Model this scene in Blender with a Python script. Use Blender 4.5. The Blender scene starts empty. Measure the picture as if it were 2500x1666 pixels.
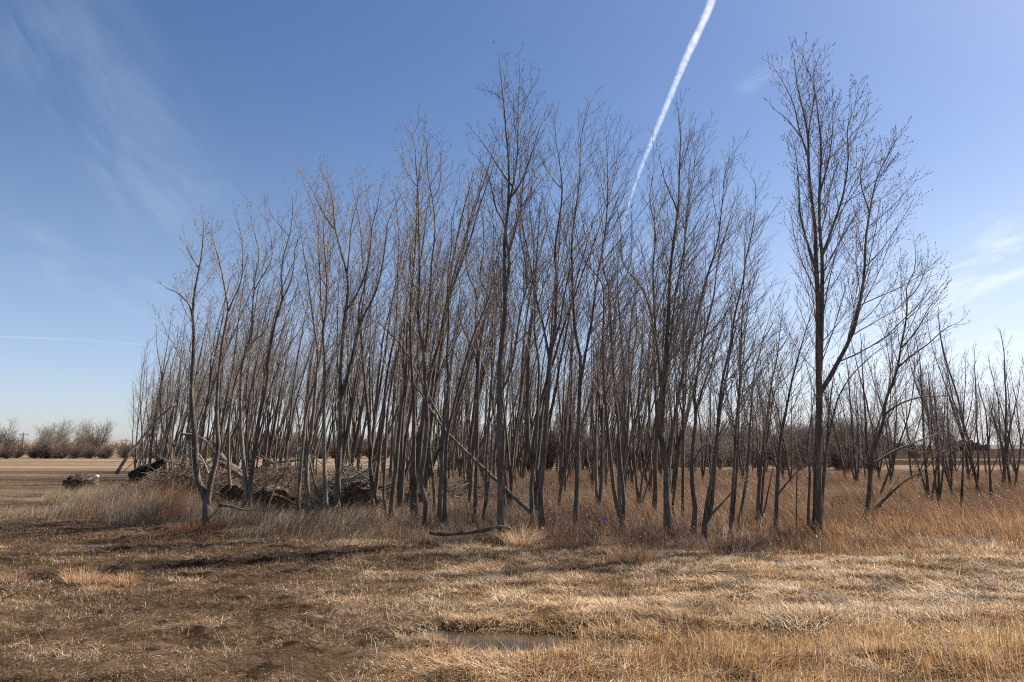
import bpy, math, random
import numpy as np
from mathutils import Vector

rng = np.random.default_rng(11)
random.seed(11)
C = bpy.context.scene.collection
SC = bpy.context.scene

# ------------------------------------------------------------------ camera
CAM_H = 1.65
PITCH = math.radians(8.93)
FPX = 24.0 / 36.0 * 2500.0
cam_d = bpy.data.cameras.new('camera')
cam_d.lens = 24.0
cam_d.sensor_width = 36.0
cam_d.clip_start = 0.05
cam_d.clip_end = 90000.0
cam = bpy.data.objects.new('camera', cam_d)
C.objects.link(cam)
cam.location = (0, 0, CAM_H)
cam.rotation_euler = (math.radians(90) + PITCH, 0, 0)
SC.camera = cam

# ------------------------------------------------------------------ light
SUN_AZ = math.radians(62)      # to the right of the view direction
SUN_EL = math.radians(47)
SUN_STRENGTH = 5.0
SKY_STRENGTH = 0.0555
EXPOSURE = 1.15
sd = bpy.data.lights.new('sun', 'SUN')
sd.energy = SUN_STRENGTH
sd.angle = math.radians(0.53)
sd.color = (1.0, 0.95, 0.87)
sun = bpy.data.objects.new('sun', sd)
C.objects.link(sun)
sdir = Vector((math.sin(SUN_AZ) * math.cos(SUN_EL), math.cos(SUN_AZ) * math.cos(SUN_EL), math.sin(SUN_EL)))
sun.rotation_euler = sdir.to_track_quat('Z', 'Y').to_euler()
sun.location = (30, 20, 40)
SC.view_settings.view_transform = 'Standard'
SC.view_settings.look = 'None'
SC.view_settings.exposure = EXPOSURE
SC.view_settings.gamma = 1.0
SC.cycles.use_denoising = False
SC.cycles.filter_width = 1.15


def ray(u, v):
    x = (u - 1250.0) / FPX
    y = (833.0 - v) / FPX
    cp, sp = math.cos(PITCH), math.sin(PITCH)
    return np.array([x, cp - sp * y, sp + cp * y])


def at(u, v, Y):
    r = ray(u, v)
    k = Y / r[1]
    return np.array([r[0] * k, Y, CAM_H + r[2] * k])


def ground_pt(u, v, z=0.0):
    r = ray(u, v)
    k = (z - CAM_H) / r[2]
    return np.array([r[0] * k, r[1] * k, z])


def proj(x, y, z):
    cp, sp = math.cos(PITCH), math.sin(PITCH)
    zz = z - CAM_H
    f = y * cp + zz * sp
    up = -y * sp + zz * cp
    return 1250 + FPX * x / f, 833 - FPX * up / f


# world: Nishita sky and thin cirrus given as directions in the sky
world = bpy.data.worlds.new('World')
SC.world = world
world.use_nodes = True
wn, wl = world.node_tree.nodes, world.node_tree.links
wn.clear()


def wnode(t, **kw):
    n = wn.new(t)
    for k, v in kw.items():
        setattr(n, k, v)
    return n


wo = wnode('ShaderNodeOutputWorld')
bg = wnode('ShaderNodeBackground')
bg.inputs['Strength'].default_value = SKY_STRENGTH
sky = wnode('ShaderNodeTexSky', sky_type='NISHITA')
sky.sun_disc = False
sky.sun_elevation = SUN_EL
sky.sun_rotation = SUN_AZ
sky.altitude = 300
sky.air_density = 1.0
sky.dust_density = 0.9
sky.ozone_density = 2.6
hs = wnode('ShaderNodeHueSaturation')
hs.inputs['Saturation'].default_value = 1.14
wl.new(sky.outputs[0], hs.inputs['Color'])
tc = wnode('ShaderNodeTexCoord')


def wmath(op, a, b=None, c=None, clamp=False):
    n = wnode('ShaderNodeMath', operation=op)
    n.use_clamp = clamp
    for i, s in enumerate((a, b, c)):
        if s is None:
            continue
        if isinstance(s, (int, float)):
            n.inputs[i].default_value = s
        else:
            wl.new(s, n.inputs[i])
    return n.outputs[0]


def wdot(vec):
    n = wnode('ShaderNodeVectorMath', operation='DOT_PRODUCT')
    wl.new(tc.outputs['Generated'], n.inputs[0])
    n.inputs[1].default_value = tuple(float(q) for q in vec)
    return n.outputs['Value']


def wsmooth(val, a, b):
    n = wnode('ShaderNodeMapRange', interpolation_type='SMOOTHSTEP')
    wl.new(val, n.inputs[0])
    n.inputs[1].default_value = a
    n.inputs[2].default_value = b
    return n.outputs[0]


def cirrus(u1, v1, u2, v2, width, amount, seed, k_along=3.0, k_across=18.0, thresh=0.45):
    a = ray(u1, v1); a /= np.linalg.norm(a)
    b = ray(u2, v2); b /= np.linalg.norm(b)
    n = np.cross(a, b); n /= np.linalg.norm(n)
    m = (a + b); m /= np.linalg.norm(m)
    t = np.cross(n, m)
    half = math.acos(float(np.clip(a @ b, -1, 1))) / 2
    across = wdot(n)
    along = wdot(t)
    front = wdot(m)
    comb = wnode('ShaderNodeCombineXYZ')
    wl.new(wmath('MULTIPLY', along, k_along), comb.inputs[0])
    wl.new(wmath('MULTIPLY', across, k_across), comb.inputs[1])
    comb.inputs[2].default_value = seed
    nz = wnode('ShaderNodeTexNoise')
    nz.inputs['Scale'].default_value = 2.0
    nz.inputs['Detail'].default_value = 9.0
    nz.inputs['Roughness'].default_value = 0.62
    nz.inputs['Distortion'].default_value = 0.7
    wl.new(comb.outputs[0], nz.inputs['Vector'])
    m1 = wsmooth(wmath('ABSOLUTE', across), width, width * 0.1)
    m2 = wsmooth(wmath('ABSOLUTE', along), math.sin(half) * 1.05, math.sin(half) * 0.5)
    m3 = wsmooth(front, 0.0, 0.3)
    m4 = wsmooth(nz.outputs['Fac'], thresh, thresh + 0.3)
    r = wmath('MULTIPLY', wmath('MULTIPLY', m1, m2), wmath('MULTIPLY', m3, m4))
    return wmath('MULTIPLY', r, amount)


zsep = wnode('ShaderNodeSeparateXYZ'); wl.new(tc.outputs['Generated'], zsep.inputs[0])
cs = [cirrus(20, -120, 520, 640, 0.11, 0.10, 1.0, 2.2, 7.0, 0.36),
      cirrus(-60, 560, 480, 760, 0.06, 0.07, 4.0, 3.0, 9.0, 0.4),
      cirrus(2120, 800, 2620, 560, 0.075, 0.42, 7.0, 4.0, 16.0, 0.42),
      cirrus(1900, 950, 2650, 820, 0.07, 0.22, 9.0, 4.0, 16.0, 0.42),
      cirrus(1780, 230, 1960, 150, 0.02, 0.12, 12.0, 5.0, 20.0, 0.4)]
tot = cs[0]
for q in cs[1:]:
    tot = wmath('ADD', tot, q)
veil = wmath('MULTIPLY', wsmooth(wdot((math.sin(SUN_AZ), math.cos(SUN_AZ), 0.0)), 0.45, 1.0), wsmooth(zsep.outputs['Z'], 0.42, 0.02))
tot = wmath('MINIMUM', wmath('ADD', wmath('ADD', tot, wmath('MULTIPLY', wmath('POWER', wsmooth(zsep.outputs['Z'], 0.62, -0.05), 1.5), 0.21)), wmath('MULTIPLY', veil, 0.42)), 0.72)
mixc = wnode('ShaderNodeMix', data_type='RGBA')
wl.new(tot, mixc.inputs['Factor'])
tint = wnode('ShaderNodeMix', data_type='RGBA', blend_type='MULTIPLY')
tint.inputs['Factor'].default_value = 1.0
wl.new(hs.outputs[0], tint.inputs['A'])
tmix = wnode('ShaderNodeMix', data_type='RGBA')
wl.new(wsmooth(zsep.outputs['Z'], 0.0, 0.30), tmix.inputs['Factor'])
tmix.inputs['A'].default_value = (0.97, 0.965, 1.13, 1)
tmix.inputs['B'].default_value = (1.03, 0.99, 1.04, 1)
wl.new(tmix.outputs['Result'], tint.inputs['B'])
wl.new(tint.outputs['Result'], mixc.inputs['A'])
mixc.inputs['B'].default_value = (8.6, 9.0, 9.6, 1)
wl.new(mixc.outputs['Result'], bg.inputs['Color'])
wl.new(bg.outputs[0], wo.inputs[0])


# ------------------------------------------------------------------ helpers
def tag(o, label=None, cat=None, group=None, kind=None):
    if label: o['label'] = label
    if cat: o['category'] = cat
    if group: o['group'] = group
    if kind: o['kind'] = kind
    return o


def empty(name, loc):
    o = bpy.data.objects.new(name, None)
    C.objects.link(o)
    o.location = [float(q) for q in loc]
    o.empty_display_size = 0.3
    return o


class MB:
    """collects vertices and quads / tris as arrays, builds one mesh"""
    def __init__(self):
        self.v, self.q, self.t, self.c = [], [], [], []
        self.qm, self.tm = [], []
        self.n = 0

    def add(self, verts, quads=None, tris=None, col=None, mat=0):
        verts = np.asarray(verts, dtype=np.float64).reshape(-1, 3)
        if quads is not None and len(quads):
            self.q.append(np.asarray(quads).reshape(-1, 4) + self.n)
            self.qm.append(np.full(len(self.q[-1]), mat))
        if tris is not None and len(tris):
            self.t.append(np.asarray(tris).reshape(-1, 3) + self.n)
            self.tm.append(np.full(len(self.t[-1]), mat))
        self.v.append(verts)
        if col is not None:
            self.c.append(np.asarray(col, dtype=np.float64).reshape(-1, 4))
        self.n += len(verts)

    def mesh(self, name, mats, smooth=True, origin=None):
        me = bpy.data.meshes.new(name)
        v = np.concatenate(self.v)
        if origin is not None:
            v = v - np.asarray(origin)
        q = np.concatenate(self.q) if self.q else np.zeros((0, 4), int)
        t = np.concatenate(self.t) if self.t else np.zeros((0, 3), int)
        qm = np.concatenate(self.qm) if self.qm else np.zeros(0, int)
        tm = np.concatenate(self.tm) if self.tm else np.zeros(0, int)
        me.vertices.add(len(v))
        me.vertices.foreach_set('co', v.astype(np.float32).ravel())
        me.loops.add(len(q) * 4 + len(t) * 3)
        me.loops.foreach_set('vertex_index', np.concatenate([q.ravel(), t.ravel()]).astype(np.int32))
        me.polygons.add(len(q) + len(t))
        starts = np.concatenate([np.arange(len(q)) * 4, len(q) * 4 + np.arange(len(t)) * 3])
        me.polygons.foreach_set('loop_start', starts.astype(np.int32))
        if self.c:
            a = me.attributes.new('Col', 'FLOAT_COLOR', 'POINT')
            a.data.foreach_set('color', np.concatenate(self.c).astype(np.float32).ravel())
        if not isinstance(mats, (list, tuple)):
            mats = [mats]
        for m in mats:
            me.materials.append(m)
        me.polygons.foreach_set('material_index', np.concatenate([qm, tm]).astype(np.int32))
        me.polygons.foreach_set('use_smooth', np.full(len(q) + len(t), smooth))
        me.update(calc_edges=True)
        return me

    def build(self, name, mats, parent=None, smooth=True, origin=None):
        me = self.mesh(name, mats, smooth, origin)
        o = bpy.data.objects.new(name, me)
        C.objects.link(o)
        if parent is not None:
            o.parent = parent
        elif origin is not None:
            o.location = [float(q) for q in origin]
        return o


def nrm(a):
    return a / np.maximum(np.linalg.norm(a, axis=-1, keepdims=True), 1e-9)


def tubes(mb, P, R, sides=3, mat=0, cap=False):
    """P (N,K,3), R (N,K)"""
    P = np.asarray(P, float); R = np.asarray(R, float)
    if len(P) == 0:
        return
    N, K, _ = P.shape
    T = np.empty_like(P)
    T[:, 1:-1] = P[:, 2:] - P[:, :-2]
    T[:, 0] = P[:, 1] - P[:, 0]
    T[:, -1] = P[:, -1] - P[:, -2]
    T = nrm(T)
    mean = nrm(P[:, -1] - P[:, 0])
    ref = np.where(np.abs(mean[:, 2:3]) < 0.75, np.array([[0, 0, 1.0]]), np.array([[0, 1.0, 0.1]]))
    U = nrm(np.cross(T, ref[:, None, :]))
    V = np.cross(T, U)
    a = np.arange(sides) / sides * 2 * np.pi
    ring = P[:, :, None, :] + R[:, :, None, None] * (np.cos(a)[None, None, :, None] * U[:, :, None, :] + np.sin(a)[None, None, :, None] * V[:, :, None, :])
    idx = np.arange(N * K * sides).reshape(N, K, sides)
    nx = np.roll(idx, -1, axis=2)
    quads = np.stack([idx[:, :-1], nx[:, :-1], nx[:, 1:], idx[:, 1:]], axis=-1).reshape(-1, 4)
    tris = None
    if cap and sides >= 3:
        tr = []
        for j in range(1, sides - 1):
            tr.append(np.stack([idx[:, -1, 0], idx[:, -1, j], idx[:, -1, j + 1]], -1))
            tr.append(np.stack([idx[:, 0, 0], idx[:, 0, j + 1], idx[:, 0, j]], -1))
        tris = np.concatenate(tr)
    mb.add(ring.reshape(-1, 3), quads, tris, mat=mat)


def resample(pts, K):
    pts = np.asarray(pts, float)
    d = np.r_[0, np.cumsum(np.linalg.norm(np.diff(pts, axis=0), axis=1))]
    # smooth via Catmull-Rom style refinement
    s = np.linspace(0, d[-1], K)
    n = len(pts)
    out = np.empty((K, pts.shape[1]))
    m = np.gradient(pts, d, axis=0) if n > 2 else np.repeat(((pts[1] - pts[0]) / d[-1])[None], 2, 0)
    for k, x in enumerate(s):
        i = min(max(np.searchsorted(d, x) - 1, 0), n - 2)
        h = d[i + 1] - d[i]
        t = (x - d[i]) / h
        out[k] = ((2 * t**3 - 3 * t**2 + 1) * pts[i] + (t**3 - 2 * t**2 + t) * h * m[i]
                  + (-2 * t**3 + 3 * t**2) * pts[i + 1] + (t**3 - t**2) * h * m[i + 1])
    return out, d[-1]


def spawn(P, R, Ln, per_m, tmin, tmax, L0, Lpow, ang, K, up, wind, rfrac, rmin, wob=0.10, tipf=0.35, jit=0.3, lmin=0.05):
    """children polylines along parents P (N,K0,3); Ln length of each parent"""
    N, K0, _ = P.shape
    cnt = np.maximum((Ln * (tmax - tmin) * per_m + rng.random(N)).astype(int), 0)
    par = np.repeat(np.arange(N), cnt)
    M = len(par)
    if M == 0:
        return np.zeros((0, K, 3)), np.zeros((0, K)), np.zeros(0)
    first = np.cumsum(cnt) - cnt
    order = np.arange(M) - first[par]
    t = tmin + (tmax - tmin) * (order + rng.random(M) * 0.9) / np.maximum(cnt[par], 1)
    f = np.clip(t * (K0 - 1), 0, K0 - 1.001)
    i0 = f.astype(int)
    w = (f - i0)[:, None]
    p = P[par, i0] * (1 - w) + P[par, i0 + 1] * w
    r = R[par, i0] * (1 - w[:, 0]) + R[par, i0 + 1] * w[:, 0]
    T = nrm(P[par, i0 + 1] - P[par, i0])
    ref = np.where(np.abs(T[:, 2:3]) < 0.9, np.array([[0, 0, 1.0]]), np.array([[1.0, 0, 0]]))
    U = nrm(np.cross(T, ref)); V = np.cross(T, U)
    phi = order * 2.4 + rng.random(M) * 1.2 + par * 1.7
    th = np.radians(ang + rng.normal(0, 9, M))
    d = nrm(np.cos(th)[:, None] * T + np.sin(th)[:, None] * (np.cos(phi)[:, None] * U + np.sin(phi)[:, None] * V) + np.asarray(wind)[None] * 0.6)
    if np.isscalar(L0):
        L0 = np.full(N, L0)
    L = np.maximum(L0[par] * np.clip(1.0 - t, 0.06, 1) ** Lpow * (1 - jit + 2 * jit * rng.random(M)), lmin)
    out = np.empty((M, K, 3)); out[:, 0] = p
    step = (L / (K - 1))[:, None]
    bend = rng.normal(0, wob, (M, 3))
    upv = np.array([0, 0, 1.0]) * up + np.asarray(wind)
    for k in range(1, K):
        d = nrm(d + upv[None] / (K - 1) + bend / (K - 1) * 2 + rng.normal(0, wob, (M, 3)) * 0.8)
        out[:, k] = out[:, k - 1] + d * step
    r0 = np.maximum(np.minimum(r * 0.72, rfrac * L), rmin)
    prof = 1 - (1 - tipf) * np.linspace(0, 1, K)
    return out, np.maximum(r0[:, None] * prof[None], rmin * 0.75), L


# ------------------------------------------------------------------ materials
def mat_new(name):
    m = bpy.data.materials.new(name)
    m.use_nodes = True
    m.node_tree.nodes.clear()
    return m, m.node_tree.nodes, m.node_tree.links


def ramp(nodes, stops):
    r = nodes.new('ShaderNodeValToRGB')
    e = r.color_ramp.elements
    while len(e) > 1:
        e.remove(e[-1])
    e[0].position = stops[0][0]; e[0].color = (*stops[0][1], 1)
    for p, c in stops[1:]:
        x = e.new(p); x.color = (*c, 1)
    return r


def bark(name, dark, light, scale=6.0, moss=0.0, twig=False):
    m, n, l = mat_new(name)
    out = n.new('ShaderNodeOutputMaterial')
    b = n.new('ShaderNodeBsdfPrincipled')
    b.inputs['Roughness'].default_value = 0.85
    b.inputs['Specular IOR Level'].default_value = 0.25
    g = n.new('ShaderNodeNewGeometry')
    mp = n.new('ShaderNodeMapping')
    mp.inputs['Scale'].default_value = (scale * 4, scale * 4, scale * 0.55)
    l.new(g.outputs['Position'], mp.inputs['Vector'])
    nz = n.new('ShaderNodeTexNoise')
    nz.inputs['Scale'].default_value = 1.0
    nz.inputs['Detail'].default_value = 6
    nz.inputs['Roughness'].default_value = 0.65
    l.new(mp.outputs[0], nz.inputs['Vector'])
    nb = n.new('ShaderNodeTexNoise')
    nb.inputs['Scale'].default_value = 2.3
    nb.inputs['Detail'].default_value = 3
    l.new(g.outputs['Position'], nb.inputs['Vector'])
    add = n.new('ShaderNodeMath'); add.operation = 'MULTIPLY_ADD'
    l.new(nb.outputs['Fac'], add.inputs[0]); add.inputs[1].default_value = 0.5
    l.new(nz.outputs['Fac'], add.inputs[2])
    rp = ramp(n, [(0.52, dark), (0.95, light)])
    l.new(add.outputs[0], rp.inputs[0])
    col = rp.outputs[0]
    if not twig:
        nl = n.new('ShaderNodeTexNoise'); nl.inputs['Scale'].default_value = 9.0; nl.inputs['Detail'].default_value = 5
        l.new(g.outputs['Position'], nl.inputs['Vector'])
        ml = n.new('ShaderNodeMapRange'); l.new(nl.outputs['Fac'], ml.inputs[0])
        ml.inputs[1].default_value = 0.56; ml.inputs[2].default_value = 0.66; ml.inputs[4].default_value = 0.5
        mxl = n.new('ShaderNodeMix'); mxl.data_type = 'RGBA'
        l.new(ml.outputs[0], mxl.inputs['Factor']); l.new(col, mxl.inputs['A'])
        mxl.inputs['B'].default_value = (light[0] * 1.25, light[1] * 1.28, light[2] * 1.25, 1)
        col = mxl.outputs['Result']
    if moss > 0:
        sep = n.new('ShaderNodeSeparateXYZ'); l.new(g.outputs['Position'], sep.inputs[0])
        mr = n.new('ShaderNodeMapRange'); l.new(sep.outputs['Z'], mr.inputs[0])
        mr.inputs[1].default_value = 1.5; mr.inputs[2].default_value = 0.2
        nm = n.new('ShaderNodeTexNoise'); nm.inputs['Scale'].default_value = 5.0
        l.new(g.outputs['Position'], nm.inputs['Vector'])
        m2 = n.new('ShaderNodeMapRange'); l.new(nm.outputs['Fac'], m2.inputs[0])
        m2.inputs[1].default_value = 0.48; m2.inputs[2].default_value = 0.62
        mu = n.new('ShaderNodeMath'); mu.operation = 'MULTIPLY'
        l.new(mr.outputs[0], mu.inputs[0]); l.new(m2.outputs[0], mu.inputs[1])
        mu2 = n.new('ShaderNodeMath'); mu2.operation = 'MULTIPLY'; mu2.inputs[1].default_value = moss
        l.new(mu.outputs[0], mu2.inputs[0])
        mx = n.new('ShaderNodeMix'); mx.data_type = 'RGBA'
        l.new(mu2.outputs[0], mx.inputs['Factor']); l.new(col, mx.inputs['A'])
        mx.inputs['B'].default_value = (0.11, 0.088, 0.03, 1)
        col = mx.outputs['Result']
    l.new(col, b.inputs['Base Color'])
    if not twig:
        bp = n.new('ShaderNodeBump'); bp.inputs['Strength'].default_value = 0.7
        bp.inputs['Distance'].default_value = 0.012
        l.new(nz.outputs['Fac'], bp.inputs['Height'])
        l.new(bp.outputs[0], b.inputs['Normal'])
    l.new(b.outputs[0], out.inputs[0])
    return m


M_BARK = bark('bark', (0.032, 0.024, 0.018), (0.20, 0.156, 0.118), moss=0.45)
M_BARKG = bark('pale_bark', (0.060, 0.046, 0.036), (0.29, 0.24, 0.19), moss=0.3)
M_TWIG = bark('twig_bark', (0.11, 0.083, 0.068), (0.33, 0.265, 0.215), twig=True)
M_TWIGP = bark('pale_twig_bark', (0.15, 0.115, 0.095), (0.41, 0.335, 0.28), twig=True)
M_BUD = bark('bud', (0.11, 0.05, 0.03), (0.24, 0.13, 0.07), scale=30, twig=True)
M_DEAD = bark('weathered_wood', (0.045, 0.036, 0.029), (0.22, 0.185, 0.155), moss=0.0)
M_DEADB = bark('brown_brushwood', (0.035, 0.025, 0.018), (0.19, 0.135, 0.095), moss=0.0)
M_WHITE = bark('bleached_wood', (0.30, 0.27, 0.23), (0.72, 0.68, 0.62), moss=0.0)
M_CHAR = bark('charred_wood', (0.004, 0.004, 0.004), (0.014, 0.013, 0.013), moss=0.0)
M_SHRUB = bark('shrub_twigs', (0.085, 0.060, 0.046), (0.21, 0.155, 0.12), scale=0.6, twig=True)
M_SHRUBG = bark('pale_shrub_twigs', (0.19, 0.165, 0.125), (0.36, 0.32, 0.25), scale=0.6, twig=True)
M_EVER = bark('dark_evergreen', (0.045, 0.055, 0.055), (0.085, 0.095, 0.09), scale=0.6, twig=True)  # foliage lightened towards blue: distance haze put into the colour
M_POLE = bark('pole_wood', (0.07, 0.06, 0.05), (0.16, 0.14, 0.12), twig=True)


def blade_mat(name, transl=0.35, rough=0.6):
    m, n, l = mat_new(name)
    out = n.new('ShaderNodeOutputMaterial')
    at_ = n.new('ShaderNodeAttribute'); at_.attribute_name = 'Col'
    d = n.new('ShaderNodeBsdfPrincipled')
    d.inputs['Roughness'].default_value = rough
    d.inputs['Specular IOR Level'].default_value = 0.35
    t = n.new('ShaderNodeBsdfTranslucent')
    mx = n.new('ShaderNodeMixShader'); mx.inputs[0].default_value = transl
    l.new(at_.outputs['Color'], d.inputs['Base Color']); l.new(at_.outputs['Color'], t.inputs['Color'])
    l.new(d.outputs[0], mx.inputs[1]); l.new(t.outputs[0], mx.inputs[2])
    l.new(mx.outputs[0], out.inputs[0])
    return m


M_BLADE = blade_mat('dry_grass', 0.42)


def value_noise(x, y, scale, seed=0, octaves=3):
    x = np.asarray(x, float) / scale; y = np.asarray(y, float) / scale
    tot = np.zeros_like(x); amp = 1.0; s = 0.0
    for o in range(octaves):
        xi = np.floor(x).astype(np.int64); yi = np.floor(y).astype(np.int64)
        fx = x - xi; fy = y - yi
        fx = fx * fx * (3 - 2 * fx); fy = fy * fy * (3 - 2 * fy)

        def h(a, b):
            k = (a * 374761393 + b * 668265263 + (seed + o * 17) * 974634777) & 0x7fffffff
            k = ((k ^ (k >> 13)) * 1274126177) & 0x7fffffff
            return ((k ^ (k >> 16)) & 0xffff) / 65535.0
        v = (h(xi, yi) * (1 - fx) + h(xi + 1, yi) * fx) * (1 - fy) + (h(xi, yi + 1) * (1 - fx) + h(xi + 1, yi + 1) * fx) * fy
        tot += v * amp; s += amp; amp *= 0.5; x = x * 2.03 + 5.1; y = y * 2.03 + 3.7
    return tot / s


def sstep(a, b, x):
    t = np.clip((x - a) / (b - a), 0, 1)
    return t * t * (3 - 2 * t)


# puddles: centre, half sizes
PUD = [(ground_pt(1262, 1560), 0.46, 0.30), (ground_pt(1085, 1545), 0.34, 0.16),
       (ground_pt(252, 1326), 0.40, 0.22), (ground_pt(150, 1262), 0.5, 0.35)]
PUD_Z = -0.035


def puddle_d(x, y):
    best = np.full(np.shape(x), 9.0)
    for i, (c, a, b) in enumerate(PUD):
        wob = 0.25 * (value_noise(x, y, 0.16, 40 + i) - 0.5) * 2
        best = np.minimum(best, np.sqrt(((x - c[0]) / a) ** 2 + ((y - c[1]) / b) ** 2) + wob)
    return best


def mudmask(x, y):
    """1 = bare wet soil (left of the picture), 0 = straw thatch"""
    edge = -1.3 - 0.10 * (y - 6) - 1.6 * sstep(11, 13, y)
    n = value_noise(x, y * 1.6, 1.5, 3, 4) - 0.5
    m = sstep(1.1, -1.2, x - edge + n * 3.0)
    m *= 1 - 0.35 * sstep(0.56, 0.66, value_noise(x, y * 2.5, 0.8, 9, 3))
    return np.clip(m, 0, 1)


def ridge(x, y):
    w = 0.5 * (value_noise(x, y, 1.3, 21) - 0.5)
    r = np.exp(-((y + w - 6.75 - 0.05 * x) / 0.32) ** 2) * sstep(-0.6, 1.3, x)
    r += 0.9 * np.exp(-((y + w - 5.5) / 0.35) ** 2) * sstep(-1.6, 0.6, x)
    return r


def gh(x, y):
    x = np.asarray(x, float); y = np.asarray(y, float)
    near = sstep(40, 14, y)
    h = (value_noise(x, y * 1.5, 1.1, 5, 3) - 0.5) * 0.10 * near
    h += (value_noise(x, y * 1.6, 0.22, 6, 3) - 0.5) * 0.045 * near * (0.5 + 0.9 * mudmask(x, y))
    h += (value_noise(x, y * 1.2, 0.11, 12, 2) - 0.5) * 0.05 * near * (0.35 + 0.65 * mudmask(x, y))
    cl = value_noise(x, y * 1.3, 0.30, 8, 3)
    h += sstep(0.60, 0.72, cl) * 0.030 * near * mudmask(x, y) * (0.2 + 1.3 * value_noise(x, y, 0.09, 13, 2))
    h += 0.075 * ridge(x, y)
    pd = puddle_d(x, y)
    k = sstep(1.9, 0.8, pd)
    h = h * (1 - k) + (-0.062) * k
    # a shallow ditch bank under the front of the tall grass
    return h


# ------------------------------------------------------------------ ground
def ground_sheet():
    def axis(dense_lo, dense_hi, step, far, grow=1.16, start=None):
        a = list(np.arange(dense_lo, dense_hi, step))
        s = step; x = dense_hi
        while x < far:
            a.append(x); s = s * grow; x += s
        a.append(far)
        return np.array(a)
    xp = axis(0, 8.0, 0.045, 6000, 1.12)
    xs = np.r_[-xp[::-1][:-1], xp]
    ys1 = np.arange(4.0, 12.0, 0.045)
    ys2 = [12.0]; s = 0.045
    while ys2[-1] < 60: s *= 1.02; ys2.append(ys2[-1] + s)
    while ys2[-1] < 400: s *= 1.05; ys2.append(ys2[-1] + s)
    while ys2[-1] < 12000: s *= 1.2; ys2.append(ys2[-1] + s)
    back = [-200, -60, -20, -8, -3, 0, 1.5, 2.5, 3.2, 3.7]
    ys = np.r_[back, ys1, ys2]
    X, Y = np.meshgrid(xs, ys)
    Z = gh(X, Y)
    v = np.stack([X, Y, Z], -1).reshape(-1, 3)
    nx, ny = len(xs), len(ys)
    idx = np.arange(nx * ny).reshape(ny, nx)
    q = np.stack([idx[:-1, :-1], idx[:-1, 1:], idx[1:, 1:], idx[1:, :-1]], -1).reshape(-1, 4)
    x, y = v[:, 0], v[:, 1]
    mud = mudmask(x, y) * sstep(19, 14, y)
    straw = (1 - mud) * sstep(19, 14, y)
    # the wet margin of the puddles
    wet = sstep(2.0, 1.1, puddle_d(x, y))
    u = 1250 + FPX * x / np.maximum(y, 1)
    right = sstep(1500, 1900, u)
    plough = right * sstep(66, 72, y) * (1 - 0.0)
    track = right * sstep(56, 58, y) * sstep(64, 61, y)
    strip = right * sstep(95, 99, y) * sstep(112, 107, y)
    grassy = sstep(10.5, 12, y) * sstep(48, 40, y) * (1 - sstep(-3.0, -5.5, x + 0.30 * (y - 12)))
    c = np.zeros((len(v), 4)); c[:, 3] = 1
    tan = np.array([0.150, 0.110, 0.078]); mudc = np.array([0.070, 0.047, 0.030])
    strc = np.array([0.080, 0.050, 0.028]); pl = np.array([0.045, 0.032, 0.027]); tr = np.array([0.19, 0.15, 0.11])
    rus = np.array([0.12, 0.072, 0.042])
    base = np.repeat(tan[None], len(v), 0)
    band = value_noise(x * 0.12, y * 0.9, 3.0, 31, 4)
    b2 = value_noise(x * 0.3, y * 1.2, 1.6, 33, 3)
    base *= (0.22 + 1.15 * band + 0.65 * b2)[:, None]
    base *= (0.72 + 0.5 * sstep(0.35, 0.7, value_noise(x * 0.05, y * 0.6, 2.0, 35, 3)))[:, None]
    # paler towards the far edge of the left field, darker band where it starts
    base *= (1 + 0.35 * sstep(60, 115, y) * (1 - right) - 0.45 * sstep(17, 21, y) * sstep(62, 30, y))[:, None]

    def mixin(b, col, k): return b * (1 - k[:, None]) + col[None] * k[:, None]
    base = mixin(base, mudc, mud)
    base = mixin(base, strc, straw)
    base = mixin(base, rus, grassy * 0.85)
    base = mixin(base, pl, plough)
    base = mixin(base, tr, track)
    base = mixin(base, np.array([0.16, 0.10, 0.06]), strip)
    base = mixin(base, np.array([0.03, 0.023, 0.015]), wet * 0.85)
    clod = sstep(0.57, 0.68, value_noise(x, y * 1.3, 0.30, 8, 3)) * sstep(0.42, 0.60, value_noise(x, y * 1.4, 0.10, 14, 2)) * mud
    base = mixin(base, np.array([0.018, 0.012, 0.008]), clod * 0.8)
    c[:, :3] = base
    mb = MB(); mb.add(v, q, col=c)
    m, n, l = mat_new('soil_and_stubble')
    out = n.new('ShaderNodeOutputMaterial')
    b = n.new('ShaderNodeBsdfPrincipled'); b.inputs['Roughness'].default_value = 0.9
    b.inputs['Specular IOR Level'].default_value = 0.0
    a = n.new('ShaderNodeAttribute'); a.attribute_name = 'Col'
    g = n.new('ShaderNodeNewGeometry')
    mp = n.new('ShaderNodeMapping'); mp.inputs['Scale'].default_value = (2.2, 4.5, 4)
    l.new(g.outputs['Position'], mp.inputs[0])
    n1 = n.new('ShaderNodeTexNoise'); n1.inputs['Scale'].default_value = 6; n1.inputs['Detail'].default_value = 8; n1.inputs['Roughness'].default_value = 0.7
    l.new(mp.outputs[0], n1.inputs['Vector'])
    n2 = n.new('ShaderNodeTexNoise'); n2.inputs['Scale'].default_value = 0.35; n2.inputs['Detail'].default_value = 6; n2.inputs['Roughness'].default_value = 0.65
    l.new(mp.outputs[0], n2.inputs['Vector'])
    r1 = ramp(n, [(0.30, (0.40, 0.40, 0.40)), (0.52, (0.95, 0.93, 0.90)), (0.72, (1.75, 1.65, 1.5))])
    l.new(n1.outputs['Fac'], r1.inputs[0])
    r2 = ramp(n, [(0.3, (0.62, 0.62, 0.62)), (0.7, (1.35, 1.32, 1.28))])
    l.new(n2.outputs['Fac'], r2.inputs[0])
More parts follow.
